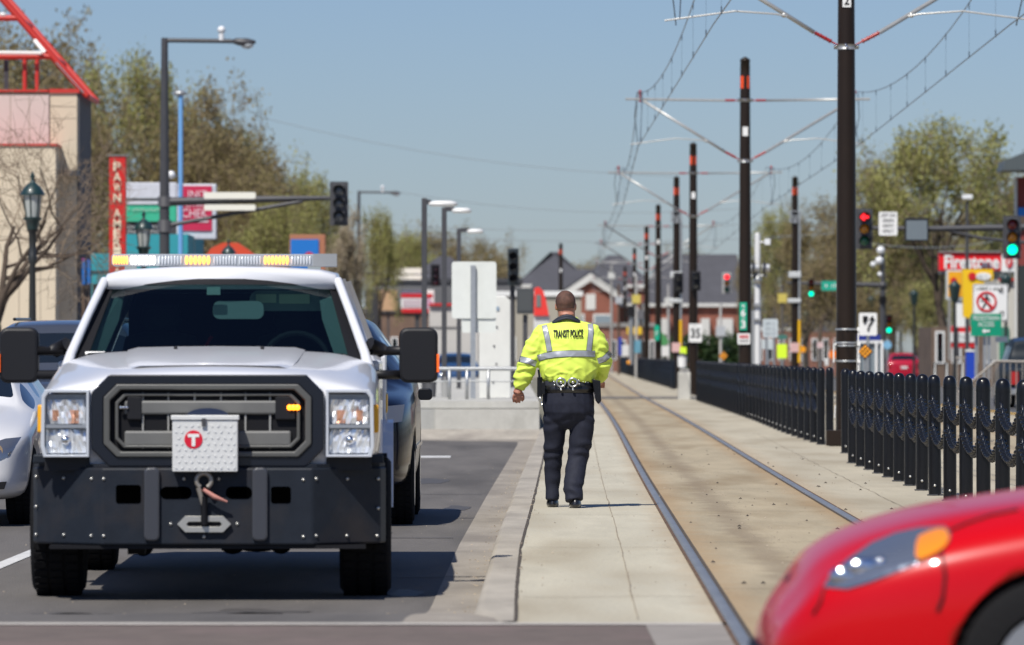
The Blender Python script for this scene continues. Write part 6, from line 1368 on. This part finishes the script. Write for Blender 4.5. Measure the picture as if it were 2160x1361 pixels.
# small things where the street meets the horizon
for k, (px0, y0, px1, y1, dd, col, nm, lab, ct) in enumerate(((1322, 690, 1340, 706, 300, (.7, .45, .02), 'yellow_board', 'small yellow board in the far distance beside the officer', 'board'), (1345, 690, 1354, 706, 300, (.7, .45, .02), 'yellow_board', 'second small yellow board just right of the first', 'board'),
     (1305, 712, 1312, 750, 290, (.02, .05, .35), 'blue_board', 'narrow blue panel low beside the officer', 'panel'), (1312, 728, 1330, 752, 280, (.6, .6, .58), 'white_box', 'small white box by the distant bollard row', 'box'), (1389, 730, 1412, 752, 260, (.62, .62, .6), 'white_box', 'white box under the green canopy right of the slim pole', 'box'), (1338, 718, 1352, 745, 290, (.12, .3, .4), 'blue_board', 'dusty blue panel beside the small white box', 'panel'), (1740, 756, 1748, 772, 170, (.6, .6, .58), 'white_post', 'short white post left of the thick pole', 'post'))):
    o = thing(nm, W((px0+px1)/2, 755, dd), lab, ct); MB().pbox(px0, y0, px1, y1, dd, .3).build('face', mat('small_%d' % k, col, .5), o, bevel=.02); MB().pbox((px0+px1)/2-1.5, y1, (px0+px1)/2+1.5, 760, dd+.1, .1).build('stand', M_grey, o)
o = thing('green_canopy', W(1400, 750, 262), 'small green sloped canopy behind the slim brown pole', 'canopy'); MB().prism([(gx(a, 262), gz(b, 262)) for a, b in ((1389, 705), (1398, 702), (1412, 722), (1400, 730), (1390, 724))], 262, 264).build('canvas', mat('canopy_green', (.06, .25, .08), .6), o); MB().pbox(1399, 728, 1401, 760, 262.5, .1).build('post', M_grey, o)
o = thing('concrete_box', W(1443, 845, 140), 'knee-high pale concrete box where the track is crossed', 'concrete box'); MB().pbox(1431, 785, 1457, 847, 158, .6).build('block', stc, o, bevel=.03); MB().pbox(1434, 778, 1454, 785, 158.1, .5).build('cap', M_galv2, o, bevel=.02)
o = thing('white_tube_post', W(1336, 760, 250), 'pale grey post with dark lamp standing among the distant poles', 'post'); MB().tube([W(1331, 770, 250), W(1331, 668, 250)], .10, 10).build('post', M_galv, o); MB().pbox(1324, 645, 1340, 668, 249.8, .4).build('lamp', M_blackm, o, bevel=.03); MB().ball(W(1326, 765, 249.8), .09).build('reflector', mat('reflector_orange', (1, 1, 1)), o)
o = thing('white_bin', W(1439, 775, 185), 'small white bin before the yellow-green sign', 'bin'); MB().lathe(W(1439, 775, 185), [(.14, 0), (.15, .35)], 12).build('drum', M_signw, o); MB().lathe(W(1439, 775, 185)+Vector((0, 0, .35)), [(.16, 0), (.13, .08), (0, .12)], 12).build('lid', M_grey, o)

for k, (px, top, d, r, col, lab) in enumerate(((1290, 560, 380, .10, (.32, .31, .29), 'pale steel pole nearest the vanishing point of the track'), (1305, 600, 350, .10, (.10, .06, .04), 'short rusty brown pole beside the vanishing point'), (1342, 580, 300, .08, (.42, .41, .39), 'pale pole with two grey collars in the distance'), (1352, 640, 330, .12, (.06, .05, .045), 'dark stubby pole among the distant bollards'), (1410, 600, 320, .09, (.35, .34, .33), 'grey distant pole behind the feeder pole'), (1520, 640, 260, .07, (.45, .44, .42), 'thin white pole before the brick row bays'), (1650, 600, 280, .08, (.10, .09, .08), 'dark distant pole behind the pale rectangular sign'), (1780, 690, 300, .08, (.4, .38, .36), 'thin pale pole right behind the thick pole'), (1900, 640, 300, .08, (.08, .08, .08), 'dark thin pole above the far red hatchback'), (1955, 690, 310, .07, (.42, .41, .4), 'thin pale pole left of the red fascia'))):
    x = gx(px, d); o = thing('utility_pole', (x, d, .15), lab, 'pole', 'thin poles in the far distance'); MB().tube([(x, d, .1), (x, d, gz(top, d))], [r, r*.8], 8).build('shaft', mat('far_pole_%d' % k, col, .6), o)
    z = gz(top, d); MB().box(x-.22, x+.22, d-.15, d-.05, z-.9-.3*(k % 3), z-.45-.3*(k % 3)).build('plate', mat('far_plate_%d' % (k % 4), [(.55, .55, .52), (.4, .42, .44), (.55, .45, .1), (.12, .12, .13)][k % 4], .5), o)
boxbuild('brick_shop', 'low red brick shops in the far distance behind the thin poles', 1590, 700, 1800, 360, mat('brick_far', (.22, .10, .07), .85, var=.35, vs=1.2), 8, win=9)
boxbuild('brick_shop', 'low red brick shop with pale windows at the end of the near track', 1225, 690, 1385, 400, mat('brick_far', (1, 1, 1)), 6, win=8, trim=M_galv2)
# ---------------------------------------------------------------- trees
def make_leafmat(name, cols, sc=1.2):
    m = bpy.data.materials.new(name); m.use_nodes = True; nt = m.node_tree; N = nt.nodes; L = nt.links; b = N['Principled BSDF']
    tcn = N.new('ShaderNodeTexCoord'); n = N.new('ShaderNodeTexNoise'); n.inputs['Scale'].default_value = sc; n.inputs['Detail'].default_value = 8; n.inputs['Roughness'].default_value = .8; L.new(tcn.outputs['Object'], n.inputs[0])
    r = N.new('ShaderNodeValToRGB'); r.color_ramp.elements[0].position = .36; r.color_ramp.elements[0].color = (*cols[0], 1); r.color_ramp.elements[1].position = .64; r.color_ramp.elements[1].color = (*cols[2], 1)
    e = r.color_ramp.elements.new(.5); e.color = (*cols[1], 1); L.new(n.outputs[0], r.inputs[0])
    L.new(r.outputs[0], b.inputs['Base Color']); b.inputs['Roughness'].default_value = .7
    tr_ = N.new('ShaderNodeBsdfTranslucent'); L.new(r.outputs[0], tr_.inputs[0]); mx = N.new('ShaderNodeMixShader'); mx.inputs[0].default_value = .45
    L.new(b.outputs[0], mx.inputs[1]); L.new(tr_.outputs[0], mx.inputs[2]); L.new(mx.outputs[0], N['Material Output'].inputs[0]); return m
bark = mat('bark', (.085, .062, .045), .9, var=.3, vs=6)
twigm = mat('twig_brown', (.22, .165, .115), .9, var=.3, vs=3)
L_olive = make_leafmat('leaf_olive', [(.17, .125, .075), (.29, .235, .11), (.40, .35, .14)])
L_green = make_leafmat('leaf_spring', [(.21, .19, .08), (.36, .35, .12), (.50, .51, .16)])
L_blush = make_leafmat('leaf_blush', [(.26, .23, .12), (.48, .40, .28), (.6, .52, .4)])
def make_tree(name, seed, h, cr, leafm, leaves, lsize, label, trunk_h=.2, twigs=True, spread=1.0):
    rnd = random.Random(seed); t = thing(name, (0, 0, 0), label, 'tree', 'trees along the street'); ORG[t.name] = Vector((0, 0, 0))
    T = MB(); G = MB(); tips = []
    def branch(p, dirv, L, r, depth):
        pts = [p]; rs = [r]; q = p; dv = dirv.normalized(); n = 4
        for i in range(n):
            dv = (dv+Vector((rnd.gauss(0, .16), rnd.gauss(0, .16), rnd.gauss(.05, .10)))).normalized(); q = q+dv*L/n; pts.append(q); rs.append(r*(1-.55*(i+1)/n))
            if depth >= 3: tips.append((q, dv))
        (T if depth < 3 else G).tube(pts, rs, 6 if depth < 2 else (4 if depth < 3 else 3), False)
        if depth >= 5: return
        k = rnd.choice((3, 4)) if depth > 0 else rnd.choice((6, 7))
        for j in range(k):
            u = rnd.uniform(.35, 1) if depth else rnd.uniform(.6, 1.0); idx = min(int(u*n), n-1); b0 = pts[idx].lerp(pts[idx+1], u*n-idx)
            a = rnd.uniform(0, 6.28) if depth else 6.28*j/k+rnd.uniform(-.4, .4); perp = dv.orthogonal().normalized(); perp = Matrix.Rotation(a, 3, dv) @ perp
            nd = (dv*rnd.uniform(.5, .9)+perp*rnd.uniform(.7, 1.1)*spread+Vector((0, 0, .12))).normalized(); branch(b0, nd, L*rnd.uniform(.62, .82) if depth else L*rnd.uniform(1.1, 1.5), max(rs[idx]*.62, .017 if leaves else .007), depth+1)
    branch(Vector((0, 0, 0)), Vector((0, 0, 1)), h*trunk_h, h*.028, 0)
    # normalise to the wanted size
    mx = sorted(q.z for q, _ in tips)[int(len(tips)*.985)]; xm = sorted(math.hypot(q.x, q.y) for q, _ in tips)[int(len(tips)*.97)]
    f = lambda v: Vector((v.x*cr/xm, v.y*cr/xm, h*(max(v.z, 0)/mx)**.72))
    T.v = [f(v) for v in T.v]; G.v = [f(v) for v in G.v]
    T.build('trunk', bark, t, fix=False); 
    cr_ = G.build('crown_twigs' if leaves else 'crown', twigm, t, fix=False)
    if leaves:
        Lm = MB(); per = leaves/len(tips)
        for q, dv in tips:
            q = f(q); n = int(per)+(rnd.random() < per % 1)
            for _ in range(n):
                c = q+Vector((rnd.gauss(0, 1), rnd.gauss(0, 1), rnd.gauss(0, 1)))*cr*.045; u = Vector((rnd.gauss(0, 1), rnd.gauss(0, 1), rnd.gauss(0, 1))).normalized(); w = u.orthogonal().normalized(); w = Matrix.Rotation(rnd.uniform(0, 6.28), 3, u) @ w; s = lsize*rnd.uniform(.5, 1.3)
                Lm.add([c-u*s, c+w*s*.6, c+u*s, c-w*s*.6], [(0, 1, 2, 3)])
        Lm.build('crown', leafm, t, fix=False)
    return t
TA = make_tree('tree', 3, 12, 5.5, L_olive, 19000, .105, 'x'); TB = make_tree('tree', 8, 12, 5.2, L_green, 15000, .10, 'x'); TD = make_tree('tree', 21, 12, 5.4, L_olive, 15000, .105, 'x', spread=1.15); TE = make_tree('tree', 5, 9, 4, L_blush, 18000, .10, 'x')
used = set()
def put(T, px, top, d, wpx, label, base=0):
    h0 = 9 if T is TE else 12; r0 = {TA: 5.5, TB: 5.2, TD: 5.4, TE: 4}[T]
    hz = gz(top, d)/h0; sx = wpx*d/F/2/r0; loc = (gx(px, d), d, base); rz = random.uniform(0, 6.28)
    if T not in used: used.add(T); T.location = loc; T.scale = (sx, sx, hz); T.rotation_euler = (0, 0, rz); T['label'] = label; T['group'] = 'trees along the street'; return T
    return copy_thing(T, loc, label, 'trees along the street', rz, (sx, sx, hz))
put(TA, -30, 70, 215, 420, 'tall olive-brown tree behind the red roof frame'); put(TD, 130, 105, 230, 400, 'broad tree rising behind the shade-painted side wall'); put(TB, 280, 140, 245, 330, 'spring tree behind the red vertical sign'); put(TA, 400, 200, 240, 360, 'tree behind the blue pole, upper crown above the mast arm')
put(TD, 535, 275, 235, 320, 'tree directly above the white light bar'); put(TB, 640, 380, 255, 190, 'greener tree left of the unlit signal'); put(TA, 690, 450, 262, 150, 'small tree under the unlit signal'); put(TD, 320, 330, 270, 320, 'lower tree filling behind the sign boards'); put(TA, 480, 380, 275, 300, 'lower tree behind the crimson sign'); put(TB, 120, 300, 265, 400, 'lower tree behind the cream building')
put(TE, 735, 470, 250, 110, 'pinkish blossoming tree left of the thin distant mast'); put(TB, 790, 452, 262, 120, 'yellow-green tree beside the thin distant mast'); put(TB, 600, 430, 230, 220, 'low green tree over the blue sign')
put(TB, 2000, 275, 265, 400, 'tallest tree on the right, above the red shop sign'); put(TA, 2110, 340, 280, 230, 'tree behind the dark canopy building'); put(TD, 1880, 350, 300, 260, 'spring tree above the white regulatory sign'); put(TA, 1730, 430, 330, 240, 'tree behind the thick pole'); put(TB, 1650, 455, 350, 170, 'smaller tree behind the feeder pole')
put(TD, 1820, 470, 320, 280, 'lower tree under the red arrow signal'); put(TB, 1940, 480, 300, 280, 'lower tree behind the dark message sign'); put(TA, 2050, 470, 310, 260, 'lower tree behind the long red sign'); put(TD, 1700, 560, 340, 220, 'lower tree behind the green lit signal'); put(TA, 1590, 520, 380, 110, 'distant tree right of the brick row'); put(TA, 1840, 600, 280, 200, 'shrubby tree behind the lane shift sign'); put(TB, 1960, 600, 290, 180, 'shrubby tree behind the far red hatchback')
put(TA, 590, 350, 290, 240, 'far tree between the two masts on the left'); put(TD, 20, 95, 260, 420, 'rear tree behind the roof frame, second row'); put(TB, 450, 290, 290, 340, 'rear tree behind the blue pole, second row')
put(TD, 970, 496, 560, 300, 'hazy distant tree above the station lamps'); put(TB, 870, 500, 540, 260, 'hazy distant tree left of the station lamps'); put(TA, 1050, 515, 570, 200, 'hazy distant tree behind the white sign back'); put(TD, 1450, 540, 620, 200, 'hazy distant tree behind the wide brick row'); put(TA, 1280, 560, 640, 200, 'hazy distant tree at the end of the street')
# bare tree at the left edge
BT = make_tree('bare_tree', 14, 7.5, 4.2, None, 0, 0, 'leafless tree spreading brown twigs before the cream building', trunk_h=.26, spread=1.1)
BT.location = (gx(-10, 112), 112, 0); BT.scale = (.80, .6, .80); BT['group'] = 'bare trees'
copy_thing(BT, (gx(202, 138), 138, 0), 'second leafless tree, thinner, between the cream building and red vertical sign', 'bare trees', 2.0, (.30, .30, .50))
o = MB(); rnd = random.Random(9)
hd = thing('hedge', (gx(1500, 420), 420, 0), 'low dark green hedge before the brick row', 'hedge'); M = MB()
for i in range(5000): c = Vector((gx(rnd.uniform(1400, 1600), 420), 420+rnd.uniform(0, 2), rnd.uniform(.0, 2.6)+rnd.gauss(0, .25))); u = Vector((rnd.gauss(0, 1), rnd.gauss(0, 1), rnd.gauss(0, 1))).normalized(); w = u.orthogonal().normalized(); M.add([c-u*.16, c+w*.1, c+u*.16, c-w*.1], [(0, 1, 2, 3)])
M.build('foliage', make_leafmat('leaf_dark', [(.02, .05, .015), (.04, .08, .02), (.06, .11, .03)]), hd, fix=False)

# separate pieces become parts of their own
SPLIT = {'bumper_hole_plate', 'door_pillar', 'strobe_bracket', 'windows', 'lamp_bowl', 'visor_label', 'washer_nozzle', 'light_bar_foot', 'clamp', 'insulator', 'cantilever_tube', 'jumper', 'reflector', 'post', 'rail_post', 'band', 'sign_bracket', 'arm_collar', 'junction_box', 'conduit_tag', 'wiper', 'mirror_arm', 'bin', 'bollard', 'neon_tube', 'key', 'radio_pouch', 'red_band', 'upper_grille', 'steel_band', 'base_block', 'camera_globe', 'stay_post', 'disconnect_frame', 'sign_frame', 'seat', 'arrow', 'fog_lamp_recess'}
def split_pieces(o):
    me = o.data; bm = bmesh.new(); bm.from_mesh(me); bmesh.ops.remove_doubles(bm, verts=bm.verts, dist=1e-5); bm.verts.ensure_lookup_table(); seen = [-1]*len(bm.verts); comps = []
    for v in bm.verts:
        if seen[v.index] >= 0: continue
        k = len(comps); st = [v]; seen[v.index] = k; comp = []
        while st:
            a = st.pop(); comp.append(a)
            for e in a.link_edges:
                b = e.other_vert(a)
                if seen[b.index] < 0: seen[b.index] = k; st.append(b)
        comps.append(comp)
    if not 1 < len(comps) <= 12: bm.free(); return
    data = []
    for comp in comps:
        idx = {v.index: i for i, v in enumerate(comp)}; fs = {f for v in comp for f in v.link_faces}
        data.append(([v.co.copy() for v in comp], [tuple(idx[v.index] for v in f.verts) for f in fs], [f.smooth for f in fs]))
    bm.free(); base = o.name.split('.')[0]; mats = list(me.materials)
    base = {'windows': 'window'}.get(base, base)
    for k, (vs, fs, sm) in enumerate(data):
        m2 = bpy.data.meshes.new(base); m2.from_pydata(vs, [], fs); m2.polygons.foreach_set('use_smooth', sm)
        for mm in mats: m2.materials.append(mm)
        if k == 0: o.data = m2; o.name = base; continue
        c = bpy.data.objects.new(base, m2); C.objects.link(c); c.parent = o.parent; c.location = o.location
        for md in o.modifiers:
            n = c.modifiers.new(md.name, md.type)
            if md.type == 'BEVEL': n.width = md.width; n.segments = md.segments; n.limit_method = md.limit_method
for o in list(C.objects):
    if o.type == 'MESH' and o.parent is not None and o.name.split('.')[0] in SPLIT and len(o.data.vertices) < 60000: split_pieces(o)

# ---------------------------------------------------------------- camera, light, air
cam = bpy.data.cameras.new('Camera'); co = bpy.data.objects.new('Camera', cam); C.objects.link(co); bpy.context.scene.camera = co
cam.sensor_width = 36; cam.lens = 36*F/2160; co.location = (0, 0, H); co.rotation_euler = (R(90)+math.atan((HY-680.5)/F), 0, 0)
cam.clip_start = .5; cam.clip_end = 5000
cam.dof.use_dof = True; cam.dof.focus_distance = 46.5; cam.dof.aperture_fstop = 4.8
sx, sy, sz = -.33, -.66, 1.0
sun = bpy.data.lights.new('Sun', 'SUN'); so = bpy.data.objects.new('Sun', sun); C.objects.link(so); sun.energy = 4.95; sun.angle = R(.5); sun.color = (1, .955, .88)
so.rotation_euler = Vector((sx, sy, sz)).to_track_quat('Z', 'Y').to_euler(); so.location = (-20, -40, 60)
w = bpy.data.worlds.new('World'); bpy.context.scene.world = w; w.use_nodes = True; nt = w.node_tree
sk = nt.nodes.new('ShaderNodeTexSky'); sk.sky_type = 'NISHITA'; sk.sun_disc = False
sk.sun_elevation = math.atan2(sz, math.hypot(sx, sy)); sk.sun_rotation = math.atan2(sx, sy)
sk.altitude = 0; sk.air_density = 1.0; sk.dust_density = .3; sk.ozone_density = 3.0
bg = nt.nodes['Background']; bg.inputs[1].default_value = .060; vm = nt.nodes.new('ShaderNodeVectorMath'); vm.operation = 'MULTIPLY'; vm.inputs[1].default_value = (.86, .985, 1.32); nt.links.new(sk.outputs[0], vm.inputs[0]); nt.links.new(vm.outputs[0], bg.inputs[0])
sc = bpy.context.scene; sc.view_settings.view_transform = 'Standard'; sc.view_settings.look = 'None'; sc.view_settings.exposure = 0.1
sc.cycles.use_denoising = True; sc.cycles.max_bounces = 6; sc.cycles.transparent_max_bounces = 8
try: sc.cycles.denoiser = 'OPENIMAGEDENOISE'
except Exception: pass
